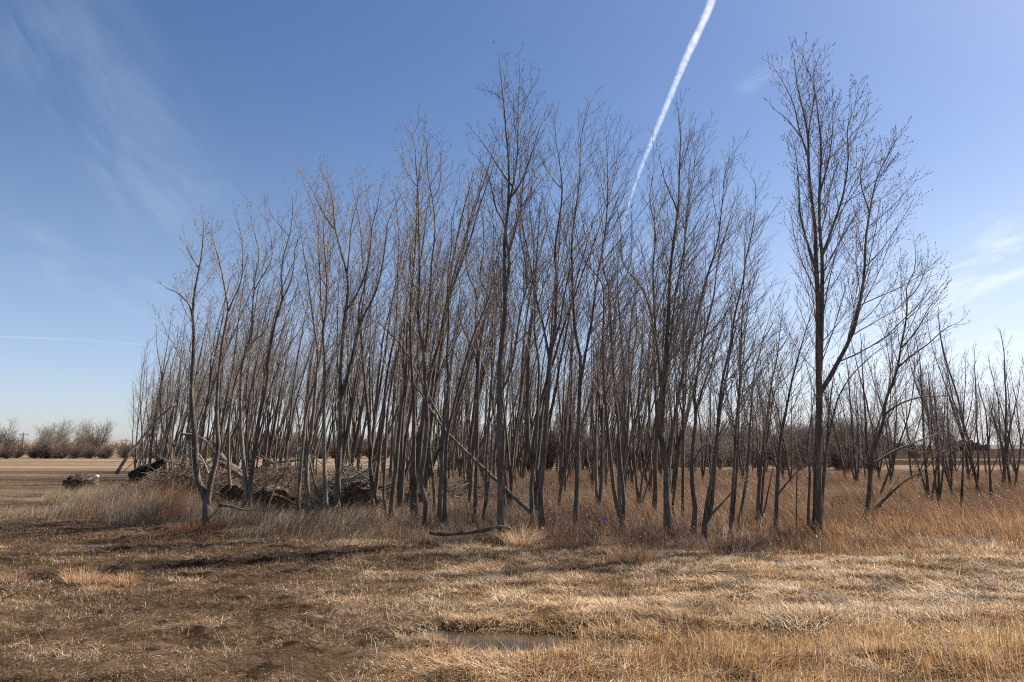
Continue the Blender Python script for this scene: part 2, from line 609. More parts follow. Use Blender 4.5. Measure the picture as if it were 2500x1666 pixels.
    m1 = n.new('ShaderNodeMix'); m1.data_type = 'RGBA'; m1.blend_type = 'MULTIPLY'; m1.inputs['Factor'].default_value = 1
    l.new(a.outputs['Color'], m1.inputs['A']); l.new(r1.outputs[0], m1.inputs['B'])
    m2 = n.new('ShaderNodeMix'); m2.data_type = 'RGBA'; m2.blend_type = 'MULTIPLY'; m2.inputs['Factor'].default_value = 1
    l.new(m1.outputs['Result'], m2.inputs['A']); l.new(r2.outputs[0], m2.inputs['B'])
    l.new(m2.outputs['Result'], b.inputs['Base Color'])
    bp = n.new('ShaderNodeBump'); bp.inputs['Strength'].default_value = 0.9; bp.inputs['Distance'].default_value = 0.03
    l.new(n1.outputs['Fac'], bp.inputs['Height']); l.new(bp.outputs[0], b.inputs['Normal'])
    l.new(b.outputs[0], out.inputs[0])
    o = mb.build('ground', m)
    tag(o, kind='structure')


ground_sheet()

# puddles
m, n, l = mat_new('muddy_water')
out = n.new('ShaderNodeOutputMaterial'); b = n.new('ShaderNodeBsdfPrincipled')
b.inputs['Base Color'].default_value = (0.045, 0.033, 0.022, 1); b.inputs['Roughness'].default_value = 0.06
b.inputs['IOR'].default_value = 1.333
nz = n.new('ShaderNodeTexNoise'); nz.inputs['Scale'].default_value = 14
bp = n.new('ShaderNodeBump'); bp.inputs['Strength'].default_value = 0.08; bp.inputs['Distance'].default_value = 0.01
l.new(nz.outputs['Fac'], bp.inputs['Height']); l.new(bp.outputs[0], b.inputs['Normal']); l.new(b.outputs[0], out.inputs[0])
M_WATER = m
for ip, (c, a, b_) in enumerate(PUD):
    if ip == 1:
        continue            # one sheet of water fills both hollows
    if ip == 0:
        c = c + np.array([-0.25, 0.05, 0]); a = 0.75; b_ = 0.32
    mb = MB()
    k = 40; th = np.arange(k) / k * 2 * np.pi
    ring = np.stack([c[0] + a * 1.7 * np.cos(th), c[1] + b_ * 1.7 * np.sin(th), np.full(k, PUD_Z)], -1)
    v = np.r_[[[c[0], c[1], PUD_Z]], ring]
    t = np.stack([np.zeros(k, int), 1 + np.arange(k), 1 + (np.arange(k) + 1) % k], -1)
    mb.add(v, tris=t)
    o = mb.build('puddle', M_WATER, origin=(c[0], c[1], PUD_Z))
    tag(o, kind='structure')


# ------------------------------------------------------------------ hills far away
def hill(name, pts_u, base_y, tops_v, col1, col2, depth):
    """a long rise: profile along u at distance base_y .. base_y+depth"""
    us = np.linspace(pts_u[0], pts_u[1], 90)
    tv = np.interp(us, np.linspace(pts_u[0], pts_u[1], len(tops_v)), tops_v)
    rows = []
    for j, f in enumerate((0, 0.15, 0.35, 0.6, 0.8, 1.0, 1.6)):
        Y = base_y + depth * f
        hh = np.array([at(u, v_, base_y + depth)[2] for u, v_ in zip(us, tv)])
        z = hh * (math.sin(min(f, 1.0) * math.pi / 2)) if f <= 1 else hh * 0.6
        z = np.maximum(z, 0) - (0.3 if f == 0 else 0)
        x = (us - 1250) / FPX * (base_y + depth)
        rows.append(np.stack([x, np.full_like(x, Y), z + (value_noise(x, np.full_like(x, Y), depth * 0.15, 3) - 0.5) * 0.02 * base_y / 100], -1))
    v = np.array(rows); ny, nx, _ = v.shape
    idx = np.arange(nx * ny).reshape(ny, nx)
    q = np.stack([idx[:-1, :-1], idx[:-1, 1:], idx[1:, 1:], idx[1:, :-1]], -1).reshape(-1, 4)
    m, n, l = mat_new(name + '_cover')
    out = n.new('ShaderNodeOutputMaterial'); b = n.new('ShaderNodeBsdfPrincipled'); b.inputs['Roughness'].default_value = 0.95
    g = n.new('ShaderNodeNewGeometry'); mp = n.new('ShaderNodeMapping')
    mp.inputs['Scale'].default_value = (3.0 / base_y, 10.0 / base_y, 1)
    l.new(g.outputs['Position'], mp.inputs[0])
    nz = n.new('ShaderNodeTexNoise'); nz.inputs['Scale'].default_value = 6; nz.inputs['Detail'].default_value = 6
    l.new(mp.outputs[0], nz.inputs['Vector'])
    r = ramp(n, [(0.35, col1), (0.65, col2)]); l.new(nz.outputs['Fac'], r.inputs[0])
    l.new(r.outputs[0], b.inputs['Base Color']); l.new(b.outputs[0], out.inputs[0])
    mb = MB(); mb.add(v.reshape(-1, 3), q)
    tag(mb.build(name, m), kind='structure')


hill('hill', (-600, 800), 330, [1084, 1080, 1077, 1079, 1084, 1092], (0.30, 0.19, 0.10), (0.42, 0.28, 0.16), 160)
hill('hill', (1500, 3200), 3200, [1092, 1087, 1086, 1087, 1084, 1085, 1083], (0.05, 0.06, 0.06), (0.08, 0.09, 0.08), 900)

# ------------------------------------------------------------------ traced trees
REG = {'A': (300, 680, 2.45), 'B': (850, 680, 2.45), 'C': (1400, 680, 2.45), 'D': (1900, 680, 2.45),
       'E': (700, 200, 2.45), 'F': (1250, 200, 1.4), 'G': (1500, 80, 1.912), 'H': (330, 350, 2.413),
       'I': (900, 100, 2.413), 'S': (0, 0, 1.0)}


def parse(s):
    out = []; r = REG['S']
    for tok in s.split():
        if tok in REG:
            r = REG[tok]
        else:
            x, y = tok.split(',')
            out.append((r[0] + float(x) / r[2], r[1] + float(y) / r[2]))
    return out


# each: label, base v (source px, hidden by grass), options, stems (width px, polyline)
TR = [
 ('leftmost big tree of the front row, forked in a wide V near the ground', 1290, dict(arch=1),
  [(19, 'A 503,1470 500,1370 495,1300 460,1240 440,1150 436,1000 424,880 412,740 412,600 420,480 425,350 H 340,960 355,850 372,760 392,650 400,540 402,430'),
   (15, 'A 500,1370 512,1290 530,1190 560,1090 570,1000 562,850 565,700 575,560 590,430 610,300 H 548,980 530,870 510,760 480,640 445,540 405,455'),
   (8, 'H 548,980 585,900 615,840 632,740 632,600 605,460 585,380'),
   (7, 'H 372,760 330,670 290,590 255,540'),
   (6, 'A 422,300 390,150 330,90 270,60 205,20')]),
 ('slender leaning tree just right of the wide V-forked tree', 1250, {},
  [(10, 'A 650,1360 640,1230 632,1100 632,1000 636,880 645,770 665,650 698,540 740,440 790,370 850,320 S 660,760 690,690')]),
 ('pale S-curved tree with sunlit bark above the cut logs', 1262, dict(pale=1),
  [(13, 'A 730,1400 735,1260 722,1100 710,950 705,800 705,650 715,500 742,420 766,330 H 690,1000 700,880 712,760 732,660 705,540 682,430 690,340'),
   (7, 'H 700,880 745,790 800,700 800,560 765,400 760,290')]),
 ('right-leaning tree forked high up into two upright limbs, left part of the grove', 1262, {},
  [(14, 'A 757,1400 765,1200 780,1080 800,960 815,830 840,720 865,600 870,480 890,370 915,250 940,170 955,110 H 860,800 875,660 905,560 925,440 925,300'),
   (9, 'H 868,905 910,830 937,700 942,620 972,540 968,440'),
   (6, 'H 905,560 860,500 800,420 760,310')]),
 ('tree leaning right behind the brush pile with twin upright tops', 1252, dict(pale=1),
  [(10, 'A 1046,1370 1058,1200 1070,1060 1085,900 1100,780 1130,680 1165,560 1185,420 1200,320 E 205,1350 200,1180 190,1020 185,850 150,720 100,600 60,500'),
   (7, 'E 220,1480 235,1350 240,1150 250,960 268,850 260,640 200,480')]),
 ('thick-based tree standing between the brown root ball and the grey brush pile', 1256, dict(pale=1),
  [(13, 'A 1110,1385 1100,1200 1105,1060 1125,940 1140,800 1160,560 1168,450 1150,330 1135,220 1120,100 E 120,1130 100,1020 80,900 40,820')]),
 ('straight upright tree with pale right edge left of the two forked twins', 1260, dict(pale=1),
  [(13, 'A 1212,1410 1210,1230 1205,1080 1205,950 1203,800 1205,600 1205,450 1195,330 1215,200 1220,60 S 795,640 790,560 800,470')]),
 ('dark thick tree beside the brown root ball with two long diverging limbs', 1262, {},
  [(17, 'A 1278,1410 1283,1280 1290,1130 1300,980 1303,800 1300,650 1305,500 1315,370 1330,210 E 365,1280 360,1150 320,1000 290,880 275,720 250,620 190,500'),
   (9, 'E 350,1386 420,1270 470,1150 500,1000 510,870 545,740 560,640 590,550'),
   (11, 'A 1308,740 1340,600 1370,480 1400,330 1420,260 E 500,1330 545,1220 575,1080 592,950 604,840 650,740 700,650'),
   (7, 'E 360,1150 376,1000 385,870 422,720 440,600 460,500'),
   (6, 'E 440,1436 432,1380 470,1200 490,1040 505,920 490,730 470,600'),
   (6, 'E 270,880 200,750 150,640 70,520')]),
 ('twin-stemmed tree right of the brown root ball, left stem of the pair bowed outward', 1256, {},
  [(12, 'B 148,1390 138,1200 130,1050 125,870 110,720 95,560 80,380 75,250 100,60 S 885,640 880,560 860,460'),
   (12, 'B 165,1370 175,1180 190,1020 210,850 225,640 245,500 275,370 290,220 295,60 E 665,1100 672,960 660,800 640,640')]),
 ('thin tree crossing at its foot with its stout right-leaning neighbour', 1272, {},
  [(9, 'B 242,1440 215,1330 215,1200 225,1000 235,800 265,600 300,430 330,250 352,60 E 690,1150 715,1000 720,850 690,700')]),
 ('stout tree leaning right with crooked upper trunk over the pale grass', 1275, {},
  [(14, 'B 256,1450 265,1300 280,1180 300,970 320,770 345,600 350,450 355,280 390,150 405,60 E 772,1240 740,1120 750,980 800,850 810,700 820,600')]),
 ('tall tree with an elbow kink low on its trunk and two tall spires', 1300, dict(bud=1),
  [(15, 'B 458,1530 463,1400 466,1320 438,1250 435,1180 455,1060 468,930 470,750 460,600 455,470 430,330 418,150 E 790,1270 795,1100 790,900 785,650 772,480 760,350 735,290 700,265'),
   (11, 'B 458,490 475,330 485,150 495,30 E 866,1090 886,930 876,730 850,600 838,450 826,290'),
   (8, 'E 876,730 912,640 920,450 932,270'),
   (8, 'E 760,350 790,240 780,110'), (6, 'E 785,650 730,560 690,470 660,380')]),
 ('narrow twin of two close parallel trunks, the left one rising straight', 1296, {},
  [(11, 'B 545,1500 548,1330 555,1180 560,1020 575,850 600,640 590,480 600,300 600,120 E 965,1150 985,1000 985,850 1010,740 1035,620 1030,520')]),
 ('long tree leaning far right from the narrow twin trunks across the grove', 1292, {},
  [(12, 'B 577,1490 580,1300 585,1100 590,960 625,800 660,650 700,500 760,310 830,150 860,40 E 1250,1100 1280,960 1290,800')]),
 ('thin bowed tree curving left behind the narrow twin trunks', 1262, {},
  [(9, 'B 522,1400 508,1200 490,1040 480,850 470,650 500,450 540,250 560,80 E 880,1200 900,1050 930,930')]),
 ('dark tree with a crooked foot just left of the moss-edged straight trunk', 1255, {},
  [(11, 'B 715,1400 738,1200 725,1020 745,850 770,600 775,450 760,250 765,80 E 1080,1150 1080,960 1085,800 1090,640 1080,520')]),
 ('straight moss-edged trunk where the dead leaning pole crosses it', 1280, {},
  [(11, 'B 757,1450 765,1200 770,1000 775,800 778,560 790,400 815,250 850,120 E 1160,1200 1180,1000 1170,800 1150,640 1130,480'),
   (7, 'B 778,560 750,420 700,330 660,200 E 1040,1250 1020,1100 1060,950')]),
 ('pair of thin trunks standing close left of the tallest middle tree', 1290, {},
  [(9, 'B 805,1470 825,1290 825,1100 840,900 850,700 870,500 885,300 885,100 E 1240,1180 1240,1000 1235,850 1220,650'),
   (7, 'B 820,1440 840,1250 858,1000 862,800 880,600 895,420')]),
 ('tallest thick tree in the middle of the row with a broad twiggy top', 1326, dict(bud=1),
  [(21, 'B 926,1560 916,1400 915,1200 905,1000 905,780 905,600 910,480 930,300 938,130 I 800,1400 800,1260 802,1150 820,1000 826,850 825,700 810,550 795,350 780,220 770,75'),
   (12, 'I 822,1440 832,1280 815,1190 805,1120 790,1060 750,990 730,900 690,760 640,690 580,640'),
   (10, 'I 824,960 855,830 872,720 880,550 882,400 888,250 890,60'),
   (10, 'I 832,1260 865,1120 890,1010 930,930 990,860 1075,760'),
   (9, 'I 834,940 890,850 955,680 1010,510 1062,370'),
   (7, 'I 795,350 740,310 680,290 625,265'),
   (7, 'B 925,740 950,640 985,520 1000,420 1030,200 1070,40 I 890,1100 905,900 930,700 960,500 990,350'),
   (7, 'I 826,850 760,740 700,640 640,560 590,500')]),
 ('dark tree bowed left at the foot where the dead pole is lodged', 1300, {},
  [(11, 'B 1102,1490 1100,1380 1095,1250 1120,1050 1130,900 1135,720 1140,500 1115,320 1118,150 1115,30 F 75,700 75,560 60,420 80,300')]),
 ('dark tree right of the dead pole forking twice into a tall narrow top', 1318, {},
  [(16, 'B 1167,1550 1155,1400 1150,1280 1165,1130 1180,920 1190,750 1205,600 1210,480 1225,380 1240,250 1245,100 F 154,678 146,600 160,480 172,380 165,290 150,200 146,80'),
   (8, 'B 1208,490 1190,400 1160,250 1130,150 1110,20 F 50,560 30,440 40,330 70,250'),
   (7, 'B 1225,380 1265,270 1290,120 F 200,640 240,560 290,470'),
   (6, 'F 172,380 130,320 95,250 85,170')]),
 ('straight dark trunk forking at mid height into two spires left of the contrail', 1304, {},
  [(14, 'B 1355,1520 1365,1350 1370,1200 1372,1000 1380,800 1385,650 1390,480 1360,330 1345,100 F 205,640 204,560 212,480 232,330 235,200 270,60'),
   (11, 'B 1395,620 1420,450 1450,300 F 290,680 310,570 325,440 325,250 318,120'),
   (7, 'F 325,440 350,320 365,220 372,110'), (6, 'F 325,440 300,330 270,240 280,160')]),
 ('slim tree leaning right between two straight dark trunks mid grove', 1256, {},
  [(9, 'B 1258,1400 1275,1250 1310,1100 1330,850 1335,600 1340,400 1330,200 F 190,640 180,500')]),
 ('tree with a small low V fork just left of the big four-limbed tree', 1304, {},
  [(12, 'C 290,1535 286,1440 265,1380 230,1150 205,900 185,650 175,400 180,200 175,40 F 240,600 215,480 190,400'),
   (11, 'C 286,1450 300,1390 295,1250 275,1050 270,900 240,600 225,300 210,50 F 305,600 330,480 370,380')]),
 ('dark forked trunk in the shade left of the blue scrap', 1262, {},
  [(10, 'C 140,1450 165,1250 170,1000 175,760 215,500 240,300 260,100 F 400,640 410,500 405,400'),
   (6, 'C 172,900 150,700 140,500 120,300')]),
 ('bushy small tree of several thin stems spreading from one foot', 1266, {},
  [(8, 'C 393,1430 400,1300 430,1100 470,950 520,780 590,600 640,400'),
   (7, 'C 393,1400 375,1200 362,1050 350,800 330,500 345,250 385,60 F 480,640 485,500 490,380'),
   (6, 'C 393,1420 440,1250 520,1050 600,900 690,760'),
   (6, 'C 393,1400 380,1150 400,900 440,700 480,520')]),
 ('thick dark trunk close behind the left side of the four-limbed tree', 1272, {},
  [(14, 'C 482,1440 490,1300 490,1080 500,950 495,700 485,500 470,250 420,80 F 380,620 370,480 350,400'),]),
 ('big tree dividing at head height into four tall steep limbs', 1318, {},
  [(18, 'C 563,1545 560,1400 555,1250 555,1130 545,1050 515,900 520,720 540,600 555,420 570,200 575,20 F 550,560 568,430 572,300 575,160 562,70'),
   (12, 'C 560,1130 572,1040 592,920 612,800 650,600 720,300 790,20 F 700,560 720,400 735,280 765,230'),
   (8, 'C 525,630 505,450 490,300 480,100 F 482,640 490,500 470,400 485,300 482,200'),
   (8, 'C 578,940 552,850 548,700 560,500 590,300 610,100 F 590,560 600,430 620,300 640,190'),
   (6, 'F 572,300 600,220 612,110'), (6, 'F 568,430 520,330 500,230')]),
 ('thin bent tree leaning right at the foot of the four-limbed tree', 1276, {},
  [(8, 'C 603,1450 595,1350 605,1280 625,1100 655,900 700,700 730,450 760,200 800,30')]),
 ('slim upright trunk standing clear right of the four-limbed tree', 1282, {},
  [(9, 'C 652,1460 655,1250 655,1050 660,850 655,600 660,300 660,20 F 588,600 592,500 602,420 622,330 620,200')]),
 ('moss-edged wavy trunk with a sharp fork and wide right-hand limbs', 1310, {},
  [(13, 'C 713,1520 728,1370 712,1250 715,1000 732,820 722,690 745,560 785,330 840,100 F 700,640 730,520 770,430'),
   (7, 'C 735,800 780,640 830,500 880,330 930,150 980,20'),
   (6, 'C 700,1180 760,1020 850,960 940,870 1050,800')]),
 ('double trunk of two pressed leaning stems right of the wavy trunk', 1326, {},
  [(12, 'C 775,1550 800,1350 835,1150 855,980 870,800 890,620 930,440 970,200 1015,10 F 800,600 820,520 832,420 830,330'),
   (13, 'C 815,1540 832,1350 845,1150 860,950 885,750 930,500 960,330 1000,180 1060,20'),
   (6, 'C 840,1420 900,1340 960,1270 1020,1200 1080,1090')]),
 ('pair of very slim straight trunks nearly touching', 1324, {},
  [(9, 'C 935,1560 948,1350 965,1050 975,850 995,600 1000,480 1010,200 1020,10 S 1820,600 1835,520'),
   (8, 'C 955,1540 968,1300 985,1000 990,780 1020,420 1045,150 1060,20')]),
 ('thin leaning tree with a crooked fork and arching right-hand limbs', 1302, {},
  [(9, 'C 987,1500 1010,1350 1035,1200 1050,1000 1065,750 1085,560 1125,400 1160,270 1195,180 1240,90'),
   (6, 'C 1125,400 1170,360 1220,310 1300,200')]),
 ('two-stemmed leaning tree left of the arched-limb leaner', 1296, {},
  [(11, 'C 1100,1480 1110,1250 1130,1050 1160,850 1190,600 1215,490 1240,280 1260,130'),
   (8, 'C 1122,1490 1140,1150 1175,850 1210,660 1270,590 1340,500 1400,380'),
   (6, 'C 1160,1440 1165,1300 1190,1150 1225,950')]),
 ('tree leaning right toward the tall reddish double trunk', 1308, {},
  [(12, 'C 1210,1520 1215,1350 1225,1150 1240,950 1270,800 1310,600 1350,450 1400,280 1440,150 S 2000,700'),
   (6, 'C 1235,1280 1290,1210 1360,1130 1430,1040')]),
 ('very thin straight sapling left of the tall reddish double trunk', 1316, {},
  [(5, 'C 1332,1550 1338,1150 1348,900 1345,750')]),
 ('slim wavy dark trunk hugging the left of the tall double trunk', 1326, {},
  [(9, 'C 1407,1560 1405,1400 1412,1150 1400,1000 1420,850 1445,650 1460,500')]),
 ('tallest tree on the right, thick reddish double trunk with budded crown', 1325, dict(bud=2),
  [(23, 'D 228,1565 235,1400 235,1150 240,950 247,700 240,500 238,300 236,100 G 942,1100 936,900 917,750 906,600 903,480 880,360 850,230 838,100'),
   (14, 'D 267,1540 262,1350 272,1200 288,1050 300,850 322,650 345,520'),
   (14, 'D 250,600 256,400 262,200 262,20 G 972,1080 960,950 957,750 965,550 950,380 930,250 895,150 865,60'),
   (11, 'G 978,1040 1022,900 1062,780 1092,570 1088,450 1120,350 1145,235'),
   (13, 'D 268,700 310,600 375,470 440,340 480,180 510,20 G 1175,950 1195,820 1225,680 1260,600 1305,520 1318,460'),
   (10, 'D 300,960 330,820 365,700 440,580 540,480 660,380 760,300'),
   (8, 'G 938,1090 892,950 867,850 860,700 845,560 820,450'),
   (9, 'G 906,580 862,450 835,330 780,220 725,140 692,125'),
   (8, 'G 900,520 915,400 935,300 930,200 932,80'),
   (7, 'G 955,750 1000,600 1020,420 1020,260'),
   (7, 'G 862,480 800,400 740,350 700,300'),
   (7, 'G 1195,820 1150,700 1170,560 1200,440'),
   (7, 'D 350,540 380,330 430,150 450,20 G 1130,1000 1140,850')]),
 ('leaning tree right of the tall double trunk with long limbs sweeping right', 1296, dict(bud=1),
  [(13, 'D 518,1485 535,1370 550,1200 560,1100 590,970 630,850 640,740 680,640 715,530 735,400 760,280 770,120 G 1362,1200 1400,1110 1408,985'),
   (6, 'D 712,550 780,480 900,390 1000,300 1100,250 1145,190'),
   (6, 'D 735,430 830,310 900,180 980,80 1020,10'),
   (7, 'D 572,1120 680,1040 820,980 940,930 1040,860 1120,800'),
   (6, 'D 638,790 740,740 850,710 1000,700 1150,670'),
   (6, 'D 770,120 830,60 860,0 G 1465,1050 1465,985')]),
 ('low dark stem slanting right across the russet grass, two-branched', 1290, {},
  [(8, 'D 548,1465 575,1385 650,1310 760,1210 870,1150 950,1060 1040,1010 1100,960'),
   (5, 'D 580,1460 610,1380 660,1290 730,1180')]),
 ('young tree with three straight whips in russet grass at the right', 1262, dict(sap=1),
  [(8, 'D 965,1420 960,1200 955,1000 945,800 925,650 930,520 945,400'),
   (6, 'D 955,1360 930,1150 905,950 890,750 860,560'),
   (6, 'D 960,1350 985,1150 990,900 1000,700 1020,520')]),
 ('lone slim sapling in russet grass with a straight tip rising above others', 1266, dict(sap=1),
  [(8, 'D 1094,1430 1100,1250 1108,1000 1108,800 1120,600 1118,450'),
   (5, 'D 1106,930 1150,780 1165,650 1163,520')]),
 ('young two-stemmed tree near the right edge of the picture', 1226, dict(sap=1),
  [(8, 'D 1278,1340 1265,1150 1255,1000 1240,800 1200,650 1190,560'),
   (6, 'D 1256,1050 1270,850 1290,700 1290,520')]),
 ('young tree forked in a clear V at the right edge against the dark field', 1200, dict(sap=1),
  [(10, 'D 1345,1275 1350,1100 1330,980 1320,800 1310,650'),
   (7, 'D 1350,1080 1380,930 1408,800 1440,660 1445,550'),
   (6, 'D 1330,960 1280,830 1240,700')]),
 ('rear tree at the left end of the grove with airy pale top', 1172, dict(sap=1),
  [(7, 'A 158,1150 180,900 215,700 235,580 265,400 290,230 300,160'),
   (5, 'A 235,580 205,420 200,250')]),
 ('rear forked tree at the left end of the grove behind the arched branch', 1172, dict(sap=1),
  [(9, 'A 250,1140 258,960 235,880 225,780 235,620 275,470 330,330'),
   (8, 'A 255,980 290,860 330,680 350,500 380,350')]),
 ('outermost thin sapling at the left end of the grove against open sky', 1180, dict(sap=1),
  [(5, 'A 122,1150 118,1000 110,850 105,650 125,500 150,400 180,350')]),
 ('steep leaning rear tree between the arched branch and V-forked tree', 1176, dict(sap=1),
  [(8, 'A 320,1190 340,980 390,800 450,660 520,560'),
   (8, 'A 350,1190 375,1000 400,820 410,600 440,420')]),
]

GROVE = 'bare young trees of the grove'


def depth_for(v):
    return ground_pt(1250, v)[1]


def stem3d(s, D, w, K, drift):
    px = parse(s)
    n = len(px)
    ph = rng.random() * 6.28
    pts = []
    for i, (u, v) in enumerate(px):
        f = i / (n - 1)
        Y = D + drift * f + 0.12 * math.sin(ph + f * 4) * f
        pts.append(at(u, v, Y))
    P, L = resample(pts, K)
    f = np.linspace(0, 1, K)
    r0 = w / 2 / FPX * D * 0.95
    R = r0 * (1 - 0.93 * f ** 0.85)
    R = np.maximum(R, 0.0042)
    return P, R, L


def crown_from(mb, S, scale=1.0, detail=2, wind=(0.10, 0, 0), bud=0, sparse=1.0, tminf=0.33, thick=1.0):
    """S: list of (P,R,L); adds branches"""
    buds = []
    for (P, R, L, main) in S:
        P1 = P[None]; R1 = R[None]; Ln = np.array([L])
        L0 = min(0.31 * L, 1.75) * scale
        tm = tminf if main else 0.12
        a, ar, al = spawn(P1, R1, Ln, 6.8 * sparse, tm, 0.995, L0, 0.5, 34, 8, 0.75, wind, 0.0068, 0.0036 * thick, wob=0.065)
        b, br, bl = spawn(a, ar, al, 5.8 * sparse, 0.15, 0.98, al * 0.50, 0.35, 33, 5, 0.5, wind, 0.0060, 0.0030 * thick, wob=0.07)
        tubes(mb, a, ar, 4, 0)
        tubes(mb, b, br, 3, 0)
        # terminal shoots of the stem
        if detail >= 2:
            c, cr, cl = spawn(b, br, bl, 8.5, 0.15, 0.97, np.clip(bl * 0.5, 0.06, 0.28), 0.2, 38, 3, 0.3, (0, 0, 0), 0.006, 0.0024 * thick, wob=0.08)
            tubes(mb, c, cr, 3, 0)
            if bud:
                hi = (c[:, -1, 2] > np.percentile(P[:, 2], 45))
                buds.append(c[hi][:, 1]); buds.append(c[hi][:, 2])
                buds.append(b[:, 3])
    if bud and buds:
        q = np.concatenate(buds)
        if bud == 1: q = q[rng.random(len(q)) < 0.45]
        q = q[:, None, :]
        d = nrm(rng.normal(0, 0.4, (len(q), 3)) + np.array([0, 0, 1.0]))[:, None, :] * 0.024
        PP = np.concatenate([q - d * 0.4, q, q + d * 0.6], 1)
        RR = np.tile(np.array([[0.002, 0.0085, 0.001]]), (len(q), 1))
        tubes(mb, PP, RR, 3, 1)


TREE_SPOTS = []
for ti, (label, bv, opt, stems) in enumerate(TR):
    D = depth_for(bv)
    S = []
    tb = MB()
    roots = None
    for si, (w, s) in enumerate(stems):
        K = 30 if si == 0 or len(s) > 110 else 18
        drift = (0.0 if si == 0 else rng.choice([-1, 1]) * rng.uniform(0.25, 0.8))
        P, R, L = stem3d(s, D, w, K, drift)
        if si == 0:
            base = P[0].copy()
            base[2] = float(gh(base[0], base[1]))
            # run the foot into the ground, with a root flare
            P[0, 2] = base[2] - 0.12
            z = np.maximum(P[:, 2] - base[2], 0)
            R = R * (1 + 0.6 * np.exp(-z / 0.17))
            main0 = P
        else:
            u0, v0 = parse(s)[0]
            best = None
            for (PP, RR, _l, _m) in S:             # join to the nearest earlier stem
                uu, vv = proj(PP[:, 0], PP[:, 1], PP[:, 2])
                e = np.hypot(uu - u0, vv - v0)
                j = int(e.argmin())
                if best is None or e[j] < best[0]:
                    best = (e[j], PP[j], RR[j])
            if best[0] < 45:
                yy = best[1][1]
                f_ = np.linspace(0, 1, K)
                k_ = yy / P[:, 1] * (1 - f_) + f_          # start at the parent's depth
                P = np.array([0, 0, CAM_H]) + (P - np.array([0, 0, CAM_H])) * k_[:, None]
                L = float(np.linalg.norm(np.diff(P, axis=0), axis=1).sum())
                shift = best[1] - P[0]
                P = P + shift[None] * (np.exp(-f_ * L / 0.25))[:, None]
                if R[0] > best[2] * 0.9:
                    R = R * (best[2] * 0.9 / R[0])
            if P[0, 2] < 0.25:
                P[0, 2] = -0.12
        # knobbly trunk
        R = R * (1 + 0.06 * np.sin(np.linspace(0, 25, K) + ti) + rng.normal(0, 0.02, K))
        tubes(tb, P[None], R[None], 10 if w > 10 else 7, 0, cap=True)
        main = parse(s)[0][1] > 1150
        S.append((P, R, L, main))
        # main leaders carry on in a thin shoot
    t = empty('bare_tree', base)
    tag(t, label, 'tree', GROVE)
    pale = opt.get('pale')  # chosen trunks take paler bark, their sunlit look put into the colour
    tb.build('trunk', M_BARKG if pale else M_BARK, t, origin=base)
    cb = MB()
    bud = opt.get('bud', 1 if ti < 9 else 0)
    right = base[0] > 1.0
    wind = (0.16, 0, 0) if right else (0.03, 0, 0)
    sc = 0.8 if opt.get('sap') else (1.02 if bud == 2 else (1.05 if right else 1.0))
    crown_from(cb, S, scale=sc, wind=wind, bud=bud, sparse=0.92 if bud == 2 else 1.0,
               tminf=0.30 if opt.get('sap') or right else 0.40)
    if opt.get('arch'):
        for w, s in ((4.5, 'A 520,1190 490,1110 440,1035 380,1000 330,985 200,1000 100,1060 40,1120 -20,1175 -75,1230'),
                     (3.2, 'A 490,1110 430,1060 350,1000 260,990 150,1050 60,1110 10,1150')):
            P, R, L = stem3d(s, D, w, 26, 0.5)
            tubes(cb, P[None], R[None], 6, 0)
            a, ar, al = spawn(P[None], R[None], np.array([L]), 3.0, 0.2, 1.0, 0.7, 0.2, 40, 5, -0.1, (0, 0, 0), 0.006, 0.003)
            tubes(cb, a, ar, 3, 0)
        P, R, L = stem3d('A 520,1430 560,1390 600,1360 650,1340', D, 5, 10, -0.3)
        tubes(cb, P[None], R[None], 6, 0)
    cb.build('crown', [M_TWIGP if (pale or not right and ti < 12) else M_TWIG, M_BUD], t, origin=base)  # left crowns take paler twigs: sunlight painted in by the lighter material
    TREE_SPOTS.append((base[0], base[1]))

# ------------------------------------------------------------------ grove behind: prototypes and copies
def stem_free(h, lean, fork, r0, K=14, d0=None, start=None, wob=0.05):
    p = np.zeros((K, 3))
    if start is not None: p[0] = start
    d = np.array(d0 if d0 is not None else [rng.normal(0, 0.07), rng.normal(0, 0.07), 1.0])
    for k in range(1, K):
        d = nrm((d + rng.normal(0, wob, 3) + np.array([lean, 0, 0.10]))[None])[0]
        p[k] = p[k - 1] + d * h / (K - 1)
    f = np.linspace(0, 1, K)
    R = np.maximum(r0 * (1 - 0.85 * f), 0.005)
    return p, R, h


def proto_tree(h, nst, r0, scale=0.85, dens=0.74, lean=0.026, tminf=0.42):
    S = []; tb = MB()
    p, R, L = stem_free(h, lean, 0, r0)
    p[0, 2] = -0.12
    Rr = R.copy(); Rr[0] *= 1.4
    tubes(tb, p[None], Rr[None], 6, 0, cap=True)
    S.append((p, R, L, True))
    for i in range(nst):
        k = int(rng.choice([0, 0, 1, 1, 2, 3, 5]))
        a = rng.uniform(0, 6.28)
        q, Q, L2 = stem_free(h * rng.uniform(0.62, 1.0) * (1 - k / 22), lean, 0, R[k] * 0.75,
                             d0=[math.cos(a) * 0.24 + 0.05, math.sin(a) * 0.30, 1.0], start=p[k])
        tubes(tb, q[None], Q[None], 5, 0, cap=True)
        S.append((q, Q, L2, True))
    cb = MB()
    crown_from(cb, S, scale=scale, detail=2, wind=(0.07, 0, 0), sparse=dens, tminf=tminf, thick=1.25)
    return tb, cb


PROTO = []
for i in range(12):
    PROTO.append((7.6 + rng.uniform(-0.6, 0.9), [2, 4, 3, 2, 4, 3, 2, 4, 1, 3, 2, 4][i]))
proto_objs = []
cands = []
